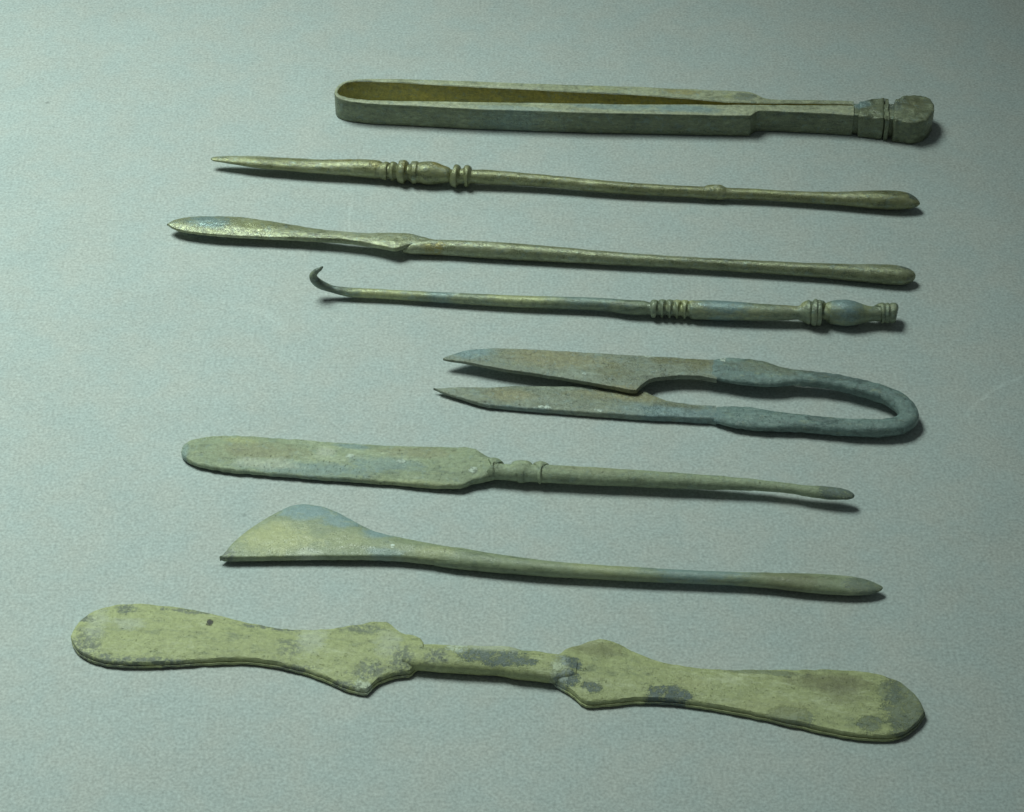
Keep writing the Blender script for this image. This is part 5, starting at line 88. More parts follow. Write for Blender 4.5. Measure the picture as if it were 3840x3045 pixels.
  'right':((10.11,3.93,10.54,-0.04,0.25,1.28,1.97),(10.26,4.05,10.73,-0.25,0.25,1.28,1.95),(10.44,4.19,10.95,-0.5,0.25,1.28,1.92),(10.63,4.35,11.18,-0.77,0.25,1.28,1.89),(10.77,4.46,11.34,-0.95,0.25,1.28,1.87),(10.85,4.53,11.45,-1.06,0.25,1.28,1.85),(11.09,4.73,11.73,-1.35,0.25,1.28,1.81),(11.29,4.92,11.97,-1.57,0.25,1.28,1.78),(11.34,4.96,12.03,-1.61,0.25,1.28,1.77),(11.61,5.25,12.35,-1.85,0.25,1.28,1.73),(11.63,5.27,12.38,-1.87,0.25,1.28,1.72),(11.88,5.65,12.69,-2.06,0.25,1.28,1.68),(12.17,6.19,13.04,-2.27,0.25,1.28,1.63),(12.47,6.75,13.42,-2.48,0.25,1.28,1.57),(12.76,7.13,13.77,-2.69,0.25,1.28,1.52),(12.81,7.18,13.82,-2.72,0.25,1.28,1.52),(12.94,7.28,13.97,-2.82,0.25,1.28,1.5),(13.19,7.47,14.25,-3.01,0.25,1.28,1.46),(13.59,7.72,14.7,-3.33,0.25,1.28,1.39),(14.01,7.95,15.17,-3.69,0.25,1.28,1.33),(14.37,8.13,15.58,-4.01,0.25,1.28,1.28),(14.45,8.17,15.66,-4.08,0.25,1.28,1.27),(14.91,8.42,16.18,-4.6,0.25,1.28,1.23),(15.09,8.53,16.4,-4.82,0.25,1.28,1.21),(15.38,8.72,16.73,-5.15,0.25,1.28,1.18),(15.87,9.07,17.27,-5.52,0.25,1.28,1.13),(15.87,9.08,17.28,-5.52,0.25,1.28,1.13),(16.38,9.43,17.82,-5.7,0.25,1.28,1.08),(16.88,9.71,18.34,-5.74,0.25,1.28,1.03),(16.91,9.73,18.37,-5.74,0.25,1.28,1.03),(17.47,9.99,18.93,-5.66,0.25,1.28,0.97),(18.04,10.24,19.5,-5.56,0.25,1.28,0.92),(18.64,10.45,20.09,-5.45,0.25,1.28,0.86),(18.71,10.47,20.17,-5.43,0.25,1.28,0.85),(19.09,10.54,20.53,-5.36,0.25,1.28,0.82),(19.25,10.55,20.69,-5.32,0.25,1.28,0.8),(19.91,10.51,21.31,-5.17,0.25,1.28,0.74),(20.58,10.36,21.94,-5,0.25,1.28,0.7),(21.28,10.17,22.59,-4.83,0.25,1.28,0.7),(21.4,10.14,22.71,-4.79,0.25,1.28,0.69),(21.99,9.94,23.25,-4.65,0.25,1.28,0.69),(22.58,9.69,23.8,-4.52,0.25,1.28,0.69),(22.72,9.61,23.93,-4.49,0.25,1.28,0.69),(23.48,9.21,24.63,-4.32,0.25,1.28,0.69),(24.25,8.79,25.34,-4.15,0.25,1.28,0.68),(25.03,8.38,26.05,-3.99,0.25,1.28,0.68),(25.34,8.24,26.34,-3.93,0.25,1.28,0.68),(25.82,8.03,26.79,-3.85,0.25,1.28,0.67),(26.52,7.72,27.44,-3.75,0.25,1.28,0.67),(26.62,7.67,27.54,-3.74,0.25,1.28,0.67),(27.43,7.32,28.31,-3.66,0.25,1.28,0.67),(28.25,6.99,29.08,-3.59,0.25,1.28,0.66),(29.07,6.71,29.86,-3.53,0.25,1.28,0.66),(29.23,6.66,30.02,-3.52,0.25,1.28,0.66),(29.9,6.48,30.66,-3.48,0.25,1.28,0.65),(30.74,6.27,31.48,-3.43,0.25,1.28,0.65),(31.53,6.1,32.23,-3.39,0.25,1.28,0.65),(31.59,6.08,32.29,-3.39,0.25,1.28,0.65),(32.44,5.93,33.12,-3.36,0.25,1.28,0.64),(33.04,5.84,33.71,-3.37,0.25,1.28,0.64),(33.3,5.81,33.96,-3.37,0.25,1.28,0.64),(34.16,5.7,34.8,-3.4,0.25,1.28,0.63),(35.03,5.6,35.66,-3.45,0.25,1.28,0.63),(35.9,5.51,36.51,-3.5,0.25,1.28,0.62),(36.06,5.5,36.68,-3.5,0.25,1.28,0.62),(36.77,5.46,37.38,-3.55,0.25,1.28,0.62),(37.65,5.45,38.25,-3.61,0.25,1.29,0.61),(37.94,5.46,38.53,-3.63,0.25,1.29,0.61),(38.53,5.47,39.12,-3.69,0.25,1.29,0.61),(39.42,5.51,40,-3.77,0.25,1.29,0.61),(40.3,5.55,40.88,-3.87,0.25,1.29,0.6),(41.19,5.6,41.76,-3.97,0.25,1.29,0.6),(41.67,5.63,42.24,-4.02,0.25,1.29,0.59),(42.08,5.66,42.65,-4.07,0.25,1.29,0.59),(42.97,5.75,43.54,-4.19,0.25,1.29,0.59),(43.53,5.81,44.09,-4.26,0.25,1.29,0.58),(43.86,5.84,44.43,-4.31,0.25,1.29,0.58),(44.75,5.95,45.32,-4.45,0.25,1.29,0.58),(45.65,6.05,46.2,-4.58,0.25,1.29,0.57),(46.53,6.16,47.09,-4.72,0.25,1.29,0.57),(47.24,6.24,47.79,-4.83,0.25,1.29,0.57),(47.42,6.26,47.97,-4.86,0.25,1.29,0.56),(48.31,6.36,48.85,-5,0.25,1.29,0.56),(49.19,6.46,49.73,-5.13,0.25,1.29,0.56),(50.07,6.57,50.6,-5.28,0.25,1.29,0.55),(50.94,6.67,51.47,-5.42,0.25,1.29,0.55),(50.96,6.67,51.48,-5.42,0.25,1.29,0.55),(51.82,6.78,52.33,-5.56,0.25,1.29,0.54),(52.69,6.89,53.19,-5.71,0.25,1.29,0.54),(53.54,7,54.04,-5.85,0.25,1.29,0.53),(54.4,7.12,54.89,-6,0.25,1.29,0.53),(54.67,7.15,55.16,-6.04,0.25,1.29,0.53),(55.25,7.23,55.73,-6.14,0.25,1.29,0.53),(56.09,7.34,56.56,-6.29,0.25,1.29,0.52),(56.91,7.46,57.38,-6.45,0.25,1.29,0.52),(57.74,7.56,58.19,-6.61,0.25,1.29,0.51),(58.39,7.64,58.83,-6.72,0.25,1.29,0.51),(58.55,7.66,58.99,-6.75,0.25,1.29,0.51),(59.36,7.74,59.78,-6.89,0.25,1.29,0.5),(60.15,7.82,60.56,-7.01,0.25,1.29,0.5),(60.24,7.83,60.65,-7.03,0.25,1.29,0.5),(60.93,7.9,61.33,-7.13,0.25,1.29,0.5),(61.71,7.96,62.09,-7.25,0.25,1.29,0.49),(62.47,8.02,62.83,-7.38,0.25,1.29,0.49),(63.21,8.08,63.56,-7.48,0.25,1.29,0.48),(63.95,8.13,64.28,-7.57,0.25,1.29,0.48),(63.96,8.13,64.3,-7.58,0.25,1.29,0.48),(64.67,8.17,64.99,-7.64,0.25,1.29,0.48),(65.38,8.19,65.68,-7.67,0.25,1.29,0.47),(65.82,8.2,66.11,-7.68,0.25,1.29,0.47),(66.08,8.19,66.36,-7.67,0.25,1.29,0.47),(66.76,8.18,67.02,-7.67,0.25,1.29,0.47),(67.42,8.15,67.67,-7.66,0.25,1.29,0.46),(68.07,8.11,68.3,-7.64,0.25,1.29,0.46),(68.7,8.05,68.92,-7.62,0.25,1.29,0.46),(68.79,8.05,69.01,-7.62,0.25,1.29,0.46),(69.32,7.98,69.52,-7.59,0.25,1.29,0.45),(69.92,7.86,70.1,-7.55,0.25,1.29,0.45),(70.5,7.71,70.67,-7.51,0.25,1.3,0.45),(71.06,7.54,71.22,-7.46,0.25,1.3,0.45),(71.39,7.42,71.54,-7.42,0.25,1.3,0.44),(71.61,7.34,71.75,-7.39,0.25,1.3,0.44),(72.14,7.13,72.27,-7.27,0.25,1.3,0.44),(72.5,6.98,72.63,-7.14,0.25,1.3,0.44),(72.65,6.92,72.77,-7.09,0.25,1.3,0.44),(73.14,6.67,73.25,-6.87,0.25,1.3,0.43),(73.61,6.39,73.71,-6.64,0.25,1.3,0.43),(74.06,6.09,74.15,-6.39,0.25,1.3,0.43),(74.35,5.88,74.44,-6.23,0.25,1.3,0.43),(74.49,5.77,74.58,-6.14,0.25,1.3,0.43),(74.9,5.44,74.98,-5.84,0.25,1.3,0.42),(75.29,5.09,75.37,-5.47,0.25,1.3,0.42),(75.45,4.94,75.53,-5.3,0.25,1.3,0.42),(75.66,4.73,75.74,-5.07,0.25,1.3,0.42),(76.01,4.35,76.09,-4.65,0.25,1.3,0.42),(76.34,3.94,76.42,-4.24,0.25,1.3,0.42),(76.55,3.65,76.63,-3.97,0.25,1.3,0.42),(76.64,3.51,76.73,-3.83,0.25,1.3,0.42),(76.93,3.05,77.02,-3.4,0.25,1.3,0.41),(77.09,2.77,77.18,-3.13,0.25,1.3,0.41),(77.19,2.57,77.29,-2.93,0.25,1.3,0.41),(77.44,2.05,77.54,-2.48,0.25,1.3,0.41),(77.63,1.57,77.74,-2.11,0.25,1.3,0.41),(77.66,1.48,77.77,-2.04,0.25,1.3,0.41),(77.86,0.85,77.98,-1.61,0.25,1.3,0.41),(77.91,0.66,78.04,-1.48,0.25,1.3,0.41),(78.03,0.09,78.17,-1.19,0.25,1.3,0.41),(78.19,-0.74,78.34,-0.84,0.25,1.3,0.41)),
  'st':((-16.39,1.52,1.75,2.08,1.29),(-15.75,1.55,1.75,2.28,1.41),(-15.11,1.57,1.75,2.48,1.54),(-14.46,1.59,1.75,2.6,1.61),(-13.82,1.6,1.75,2.66,1.65),(-13.17,1.61,1.75,2.69,1.67),(-12.53,1.63,1.75,2.72,1.69),(-11.68,1.67,1.75,2.75,1.71),(-10.83,1.7,1.75,2.77,1.72),(-9.98,1.74,1.75,2.78,1.73),(-9.13,1.78,1.75,2.8,1.73),(-8.29,1.82,1.75,2.81,1.75),(-7.32,1.87,1.75,2.84,1.76),(-6.36,1.92,1.75,2.86,1.77),(-5.4,1.97,1.75,2.88,1.79),(-4.44,2.02,1.75,2.91,1.8),(-3.48,2.08,1.75,2.93,1.82),(-2.52,2.13,1.75,2.95,1.83),(-1.52,2.19,1.75,2.97,1.84),(-0.52,2.26,1.75,2.99,1.85),(0.48,2.33,1.75,3,1.86),(1.48,2.38,1.75,3.02,1.88),(2.48,2.4,1.75,3.05,1.89),(3.25,2.29,1.75,3.04,1.89),(4.04,2.05,1.75,3.01,1.87),(4.82,1.9,1.75,3,1.86),(5.67,1.87,1.75,2.99,1.86),(6.52,1.88,1.75,2.99,1.86),(7.37,1.9,1.75,2.99,1.86),(8.21,1.89,1.75,2.99,1.85),(9.22,1.84,1.75,3.01,1.86),(10.23,1.76,1.75,3.02,1.87),(11.24,1.72,1.75,2.97,1.84),(11.99,1.73,1.75,2.88,1.78),(12.74,1.73,1.75,2.77,1.72),(13.49,1.73,1.75,2.64,1.64),(14.12,1.74,1.75,2.5,1.55),(14.74,1.76,1.75,2.31,1.43),(15.36,1.78,1.75,2.11,1.31)),
  'patches':((-69.6,7.5,2.43,1.52,'grey',0.9),(-74.8,-2.1,3.09,4.04,'grey',0.8),(-68.9,-5.5,5.76,1.61,'grey',0.85),(-25.5,7.5,4.67,1.63,'grey',0.7),(-53.3,5.4,0.58,0.76,'dark',1),(-33.9,3.5,2.71,3.47,'pale',0.7),(-74.1,2.8,1.95,4.08,'pale',0.5),(-21.9,-3.2,3.44,2.85,'grey',0.75),(-16.6,0,2.3,3.44,'grey',0.8),(0.6,1.8,6.52,1.72,'slate',0.95),(-0.5,4.2,4.62,1.27,'pale',0.8),(32.5,-2.6,4.06,2.48,'slate',1),(14.6,2.3,1.94,1.56,'slate',1),(14.1,-0.9,2.3,1.44,'slate',1),(18.5,-2.3,1.67,1.33,'slate',0.9),(75.4,-0,4.05,7.69,'slate',0.65),(61.4,4.2,8.54,2.5,'olive',0.7),(55,-4.4,4.4,1.64,'slate',0.6),(68.5,-4.7,2.19,1.64,'slate',0.6),(17.9,7.2,5.65,2.25,'olive',0.6),(-55.8,-4.5,11.51,0.8,'grey',0.9),(-38.5,-3.3,7.66,0.8,'grey',0.9),(-27.1,-6.3,5.32,1.02,'grey',0.9),(-42.2,5.7,6.23,0.7,'grey',0.85),(-57.8,8.2,6.27,0.7,'grey',0.8),(-77.2,4,2.34,1.17,'grey',0.85),(-37.3,0.7,2.31,2.3,'grey',0.6),(-19.5,3.9,2.32,3.46,'pale',0.5),(-22.5,-6.3,1.9,1.7,'white',0.5),(-68.3,3.5,3.51,1.51,'pale',0.6),(-6.6,3.5,1.93,1.44,'white',0.6),(-10.1,0.8,2.3,1.72,'grey',0.9),(44.1,-5.6,5.13,0.77,'slate',0.6),(49.1,5.3,8.21,0.78,'slate',0.45),(71.7,3,2.22,2.76,'slate',0.45),(63.6,2,4.44,2.76,'olive',0.5),(36.3,0.8,3.34,1.66,'yellow',0.6),(51.3,-2.8,7.35,2.2,'yellow',0.5),(12.5,0,1.86,3.34,'white',0.4))},
}


# ------------------------------------------------------------------ materials
class NT:
    def __init__(s, mat):
        mat.use_nodes = True; s.t = mat.node_tree; s.t.nodes.clear()
    def n(s, typ, ins=None, **kw):
        nd = s.t.nodes.new(typ)
        for k, v in kw.items(): setattr(nd, k, v)
        for k, v in (ins or {}).items():
            if isinstance(v, bpy.types.NodeSocket): s.t.links.new(v, nd.inputs[k])
            else: nd.inputs[k].default_value = v
        return nd
    def m(s, op, a, b=0.0, c=0.0, clamp=False):
        return s.n('ShaderNodeMath', {0: a, 1: b, 2: c}, operation=op, use_clamp=clamp).outputs[0]
    def noise(s, vec, scale, detail=4, rough=.6, dist=0.0):
        return s.n('ShaderNodeTexNoise', {'Vector': vec, 'Scale': scale, 'Detail': detail, 'Roughness': rough, 'Distortion': dist}).outputs[0]
    def step(s, x, lo, hi):
        return s.n('ShaderNodeMapRange', {0: x, 1: lo, 2: hi, 3: 0.0, 4: 1.0}, interpolation_type='SMOOTHSTEP').outputs[0]
    def mix(s, f, a, b):
        nd = s.n('ShaderNodeMix', data_type='RGBA')
        for i, v in ((0, f), (6, a), (7, b)):
            if isinstance(v, bpy.types.NodeSocket): s.t.links.new(v, nd.inputs[i])
            else: nd.inputs[i].default_value = v if i == 0 else (*v, 1)
        return nd.outputs[2]

STAIN_GLINT = {'grey': (.13, .155, .13), 'slate': (.10, .135, .13), 'dark': (.035, .035, .025), 'pale': (.46, .50, .39),
         'white': (.60, .68, .61), 'blue': (.21, .31, .33), 'yellow': (.42, .44, .22), 'ochre': (.275, .265, .155),
         'gold': (.30, .25, .07), 'olive': (.17, .17, .085)}

def patina(name, base, dark, pale, patches=(), seed=0.0, speck=.35, spread=.5, rough=.56, bump=.35, stria=0.0, metal=.0, contrast=2.1, tint=.35):
    mat = bpy.data.materials.new(name); t = NT(mat)
    tc = t.n('ShaderNodeTexCoord').outputs['Object']
    mm = t.n('ShaderNodeMapping', {'Vector': tc, 'Location': (seed * 37.1, seed * 11.7, seed * 5.3), 'Scale': (1000, 1000, 1000)}).outputs[0]
    pm = t.n('ShaderNodeMapping', {'Vector': tc, 'Scale': (1000, 1000, 0)}).outputs[0]
    st = t.n('ShaderNodeMapping', {'Vector': mm, 'Scale': (.35, 1, 1)}).outputs[0]
    big = t.noise(st, .16, 5, .62, .4)
    mid = t.noise(st, .75, 5, .68, .3)
    fine = t.noise(mm, 3.2, 3, .7)
    wide = t.noise(mm, .33, 6, .7, .5)
    v = t.m('ADD', t.m('MULTIPLY', big, .42), t.m('ADD', t.m('MULTIPLY', mid, .38), t.m('MULTIPLY', t.noise(st, 2.0, 4, .7), .20)))
    col = t.mix(t.step(v, .5 - .13 * spread / .5, .5), dark, base)
    col = t.mix(t.step(v, .5, .5 + .15 * spread / .5), col, pale)
    wob = t.m('MULTIPLY', t.m('SUBTRACT', t.m('ADD', t.m('MULTIPLY', wide, .42), t.m('ADD', t.m('MULTIPLY', mid, .36), t.m('MULTIPLY', fine, .22))), .5), 3.4)
    wob2 = t.m('MULTIPLY', t.m('SUBTRACT', t.m('ADD', t.m('MULTIPLY', wide, .34), t.m('ADD', t.m('MULTIPLY', mid, .33), t.m('MULTIPLY', fine, .33))), .5), 4.6)
    grit = t.noise(mm, 1.15, 6, .78, .35)
    broken = t.m('MULTIPLY_ADD', t.step(grit, .40, .50), .75, .25)
    layer = t.m('MULTIPLY', mid, .0)
    for (x, y, rx, ry, c, s) in patches:
        q = t.n('ShaderNodeVectorMath', {0: pm, 1: (x, y, 0)}, operation='SUBTRACT').outputs[0]
        q = t.n('ShaderNodeVectorMath', {0: q, 1: (1 / rx, 1 / ry, 0)}, operation='MULTIPLY').outputs[0]
        d = t.n('ShaderNodeVectorMath', {0: q}, operation='LENGTH').outputs['Value']
        flake = c in ('slate', 'dark', 'white', 'gold')
        k = t.m('MULTIPLY', t.step(t.m('ADD', d, wob2), 1.15, .85), broken) if flake else t.step(t.m('ADD', d, wob), 1.35, .45)
        if c == 'grey': k = t.m('MULTIPLY', k, t.step(t.m('SUBTRACT', grit, t.m('MULTIPLY', k, .08)), .52, .40))
        col = t.mix(t.m('MULTIPLY', k, s), col, STAIN_GLINT[c])
        if flake: layer = t.m('ADD', layer, t.m('MULTIPLY', k, .45 if c == 'white' else -.45))
    # corrosion crust: small pale flecks and dark pits
    fl = t.m('MULTIPLY', t.step(fine, .60, .70), t.step(wide, .45, .62))
    col = t.mix(t.m('MULTIPLY', fl, speck), col, STAIN_GLINT['white'])
    pit = t.m('MULTIPLY', t.step(t.noise(mm, 2.1, 3, .7, .4), .40, .31), t.step(mid, .62, .42))
    col = t.mix(t.m('MULTIPLY', pit, .75), col, tuple(x * .35 for x in dark))
    g = t.m('ADD', t.m('MULTIPLY', t.m('SUBTRACT', grit, .5), contrast), 1.03)
    col = t.mix(t.m('MULTIPLY', t.step(t.noise(mm, .62, 5, .72, .5), .52, .66), tint), col, STAIN_GLINT['blue'])
    col = t.mix(t.m('MULTIPLY', t.step(t.noise(st, .9, 5, .72, .4), .55, .68), .25), col, STAIN_GLINT['yellow'])
    hsv = t.n('ShaderNodeHueSaturation', {'Value': g, 'Color': col}).outputs[0]
    hgt = t.m('ADD', t.m('MULTIPLY', grit, .8), t.m('MULTIPLY', fine, .25))
    hgt = t.m('ADD', t.m('SUBTRACT', hgt, t.m('MULTIPLY', pit, .5)), layer)
    if stria:
        ss = t.n('ShaderNodeMapping', {'Vector': mm, 'Scale': (.03, 3.2, 3.2)}).outputs[0]
        hgt = t.m('ADD', hgt, t.m('MULTIPLY', t.noise(ss, 1.0, 3, .6), stria))
    bm = t.n('ShaderNodeBump', {'Strength': bump, 'Distance': .0006, 'Height': hgt}).outputs[0]
    ro = t.m('MULTIPLY_ADD', t.m('ADD', mid, fine), .9, rough - .9)
    b = t.n('ShaderNodeBsdfPrincipled', {'Base Color': hsv, 'Roughness': ro, 'Normal': bm, 'Metallic': t.m('MULTIPLY', t.step(grit, .38, .56), metal)})
    b.inputs['Specular IOR Level'].default_value = .8
    o = t.n('ShaderNodeOutputMaterial', {0: b.outputs[0]})
    return mat

def paper():
    mat = bpy.data.materials.new('grey_green_card'); t = NT(mat)
    tc = t.n('ShaderNodeTexCoord').outputs['Object']
    mm = t.n('ShaderNodeMapping', {'Vector': tc, 'Scale': (1000, 1000, 1000)}).outputs[0]
    g1 = t.noise(mm, 1.7, 2, .55); g2 = t.noise(mm, .55, 3, .6); g3 = t.noise(mm, .035, 4, .6, .6); g4 = t.noise(mm, .11, 4, .6)
    v = t.m('ADD', t.m('MULTIPLY', t.m('SUBTRACT', g1, .5), .85), t.m('MULTIPLY', t.m('SUBTRACT', g2, .5), .24))
    v = t.m('ADD', v, t.m('MULTIPLY', t.m('SUBTRACT', g3, .5), .14))
    v = t.m('ADD', v, t.m('MULTIPLY', t.m('SUBTRACT', g4, .5), .07))
    dk = t.m('MULTIPLY', t.step(t.noise(mm, 1.05, 2, .5), .34, .26), -.10)
    v = t.m('ADD', v, dk)
    v = t.m('ADD', v, t.m('MULTIPLY', t.step(t.noise(mm, 1.2, 1, .5), .70, .78), .07))
    col = t.mix(t.step(t.noise(mm, .09, 3, .6), .3, .7), (.438, .500, .500), (.466, .497, .482))
    # faint pale scuffs (arcs) and dark specks of dust pressed into the card
    def arc(cx, cy, rad, w, ax, ay, ar, s):
        nonlocal v
        p = t.n('ShaderNodeVectorMath', {0: mm, 1: (cx, cy, 0)}, operation='SUBTRACT').outputs[0]
        d = t.n('ShaderNodeVectorMath', {0: p}, operation='LENGTH').outputs['Value']
        k = t.step(t.m('ABSOLUTE', t.m('SUBTRACT', t.m('ADD', d, t.m('MULTIPLY', g2, 1.2)), rad + .6)), w, w * .2)
        p = t.n('ShaderNodeVectorMath', {0: mm, 1: (ax, ay, 0)}, operation='SUBTRACT').outputs[0]
        d = t.n('ShaderNodeVectorMath', {0: p}, operation='LENGTH').outputs['Value']
        v = t.m('ADD', v, t.m('MULTIPLY', t.m('MULTIPLY', k, t.step(d, ar, ar * .4)), s))
    arc(121.5, -21.6, 34.4, .7, 99, 4.5, 14, .13)
    arc(14, 64, 50.5, .6, -36, 62, 9, .12)
    arc(-60, 20, 12, 1.6, -52, 30, 9, .07)
    arc(30, 26, 25, .6, 12, 8, 12, .035)
    for (x, y, r_, s) in ((-110.8, 108.1, .75, -.30), (-107.4, 68.6, .7, -.16), (-52.2, -31.9, .55, -.28), (-55, -45, .4, -.15), (74, -100, .4, -.14), (40, 120, .5, -.12)):
        p = t.n('ShaderNodeVectorMath', {0: mm, 1: (x, y, 0)}, operation='SUBTRACT').outputs[0]
        d = t.n('ShaderNodeVectorMath', {0: p}, operation='LENGTH').outputs['Value']
        v = t.m('ADD', v, t.m('MULTIPLY', t.step(d, r_, r_ * .3), s))
    hsv = t.n('ShaderNodeHueSaturation', {'Value': t.m('ADD', v, 1.0), 'Color': col}).outputs[0]
    bm = t.n('ShaderNodeBump', {'Strength': .12, 'Distance': .0003, 'Height': g1}).outputs[0]
    b = t.n('ShaderNodeBsdfPrincipled', {'Base Color': hsv, 'Roughness': .8, 'Normal': bm})
    b.inputs['Specular IOR Level'].default_value = .2
    t.n('ShaderNodeOutputMaterial', {0: b.outputs[0]})
    return mat

# ------------------------------------------------------------------ builders (all input in mm)
def mesh_obj(name, verts, faces, mat, parent=None, sharp=40, wob=.05, label=None, mats=None, midx=None, freq=.45):
    out = []
    for v in verts:
        p = Vector(v)
        if wob:
            q = p * freq
            p = p + wob * Vector((noise.noise(q), noise.noise(q + Vector((31, 7, 3))), noise.noise(q + Vector((5, 53, 9)))))
            p = p + wob * .55 * Vector((0, noise.noise(p * 1.9), noise.noise(p * 1.7 + Vector((9, 9, 9)))))
            p.z = max(p.z, .01)
        out.append(p / 1000)
    me = bpy.data.meshes.new(name); me.from_pydata(out, [], faces); me.update()
    me.materials.append(mat)
    for mt in mats or (): me.materials.append(mt)
    if midx:
        for i, k in enumerate(midx): me.polygons[i].material_index = k
    me.shade_smooth(); me.set_sharp_from_angle(angle=R(sharp))
    import bmesh
    bm = bmesh.new(); bm.from_mesh(me); bmesh.ops.recalc_face_normals(bm, faces=bm.faces); bm.to_mesh(me); bm.free()
    o = bpy.data.objects.new(name, me); C.objects.link(o)
    if parent: o.parent = parent
    if label: o['label'] = label
    return o

def tube(rings, cap0=True, cap1=True):
    n = len(rings[0]); verts = [p for r_ in rings for p in r_]; faces = []
    for i in range(len(rings) - 1):
        for j in range(n):
            k = (j + 1) % n
            faces.append((i * n + j, i * n + k, (i + 1) * n + k, (i + 1) * n + j))
    if cap0: faces.append(tuple(range(n))[::-1])
    if cap1: faces.append(tuple((len(rings) - 1) * n + j for j in range(n)))
    return verts, faces

def rod_rings(st, seg=28, power=2.0):
    rings = []
    P = [Vector(s[:3]) for s in st]
    for i, s in enumerate(st):
        d = (P[min(i + 1, len(P) - 1)] - P[max(i - 1, 0)]).normalized()
        side = Vector((0, 0, 1)).cross(d)
        side = side.normalized() if side.length > 1e-4 else Vector((0, 1, 0))
        upv = d.cross(side).normalized()
        ring = []
        for j in range(seg):
            a = 2 * math.pi * j / seg; c_, s_ = math.cos(a), math.sin(a)
            c_ = math.copysign(abs(c_) ** (2 / power), c_); s_ = math.copysign(abs(s_) ** (2 / power), s_)
            ring.append(tuple(P[i] + side * (c_ * s[3]) + upv * (s_ * s[4])))
        rings.append(ring)
    return rings

def turned(root, st, cuts, names, mat, labels=None, wob=.05, sharp=50, power=2.0):
    """one mesh for each turned member of a rod; neighbours share the boundary ring"""
    idx = [0] + list(cuts) + [len(st) - 1]; objs = []
    rings = rod_rings(st, power=power)
    for k, nm in enumerate(names):
        a, b = idx[k], idx[k + 1]
        v, f = tube(rings[a:b + 1], True, True) if False else tube(rings[a:b + 1], k == 0, k == len(names) - 1)
        objs.append(mesh_obj(nm, v, f, mat, root, 30 if nm in ('ring', 'threaded_end', 'collar') else sharp, wob * (.6 if nm == 'ring' else 1), (labels or {}).get(k)))
    return objs

def blade(name, st, mat, root, step=0.0, bev=.18, wob=.06, label=None, na=34, sharp=38, nick=.1, crust=.06):
    dense = []
    for a, b in zip(st[:-1], st[1:]):
        k = max(1, int(math.hypot(b[0] - a[0], (b[1] - a[1]) * .5) / .5))
        for i in range(k): dense.append(tuple(p + (q - p) * i / k for p, q in zip(a, b)))
    dense.append(st[-1]); rings = []
    def edge(x, s_):
        q = Vector((x * .55, s_ * 9.3, 2.1)); h_ = Vector((x * 1.7, s_ * 5.1, 7.7))
        v = noise.noise(q) * .7 + noise.noise(h_) * .5
        return nick * v - nick * 2.0 * max(0, noise.noise(Vector((x * .35, s_ * 3.3, 11))) - .42)
    for (xf, yf, xn, yn, zb, th, cr) in dense:
        F = Vector((xf, yf, 0)); N = Vector((xn, yn, 0)); d = F - N; w = d.length; d /= w
        if w > 1.5:
            F = F + d * edge(xf, 1); N = N - d * edge(xn, -1); w = (F - N).length
        b = min(bev, w * .3, th * .35); c = cr * min(1, w / 5); o = min(step, w * .2)
        pts = [(b * .5, zb), (0, zb + b * .5)]
        if step: pts += [(0, zb + .38 * th), (o * .2, zb + .46 * th), (o, zb + .47 * th)]
        pts += [(o, zb + th - b), (o + b * .4, zb + th - b * .3)]
        for i in range(na + 1):
            u = o + b + (w - 2 * b - 2 * o) * i / na; s_ = 2 * u / w - 1
            z = zb + th + c * (1 - abs(s_) ** 2.2)
            p = N + d * u
            n1 = noise.noise(Vector((p.x * .28, p.y * .5, 3.3))); n2 = noise.noise(Vector((p.x * 1.1, p.y * 1.3, 9.1)))
            z += crust * (max(-.3, min(.35, n1 * 2.2)) + .5 * n2)
            pts.append((u, z))
        pts += [(w - o - b * .4, zb + th - b * .3), (w - o, zb + th - b)]
        if step: pts += [(w - o, zb + .47 * th), (w, zb + .42 * th)]
        pts += [(w, zb + b * .5), (w - b * .5, zb)]
        rings.append([tuple(N + d * u + Vector((0, 0, z))) for u, z in pts])
    v, f = tube(rings)
    return mesh_obj(name, v, f, mat, root, sharp, wob, label)

def prism(name, poly, z0, z1, bev, mat, root, smooth=0, wob=.06, label=None, dome=0.0):
    P = [Vector((*p, 0)) for p in poly]
    dens = []
    n = len(P)
    for i in range(n):
        a, b, c, d = P[i - 1], P[i], P[(i + 1) % n], P[(i + 2) % n]
        k = 6
        for j in range(k):
            t = j / k
            if smooth: q = .5 * ((2 * b) + (c - a) * t + (2 * a - 5 * b + 4 * c - d) * t * t + (3 * b - a - 3 * c + d) * t ** 3)
            else: q = b.lerp(c, t)
            dens.append(q)
    cen = sum(dens, Vector()) / len(dens); rings = []
    def ring(inset, z):
        return [tuple(p + (cen - p).normalized() * min(inset, (cen - p).length * .9) + Vector((0, 0, z))) for p in dens]
    for ins, z in ((bev * .6, z0), (0, z0 + bev * .6), (0, z0 + (z1 - z0) * .3), (0, z0 + (z1 - z0) * .6), (0, z1 - bev), (bev * .3, z1 - bev * .3), (bev, z1)):
        rings.append(ring(ins, z))
    for q in (.12, .25, .4, .55, .7, .85, .97):
        rings.append([tuple(Vector(p).lerp(Vector((cen.x, cen.y, z1)), q) + Vector((0, 0, dome * q))) for p in ring(bev, z1)])
    v, f = tube(rings)
    return mesh_obj(name, v, f, mat, root, 60, wob, label, freq=.6)

def crom(L, k):
    """dense points through a list of tuples"""
    A = np.array(L, float); out = []
    for i in range(len(A) - 1):
        a, b, c, d = A[max(i - 1, 0)], A[i], A[i + 1], A[min(i + 2, len(A) - 1)]
        for j in range(k):
            t = j / k
            out.append(.5 * (2 * b + (c - a) * t + (2 * a - 5 * b + 4 * c - d) * t * t + (3 * b - a - 3 * c + d) * t ** 3))
    out.append(A[-1]); return out

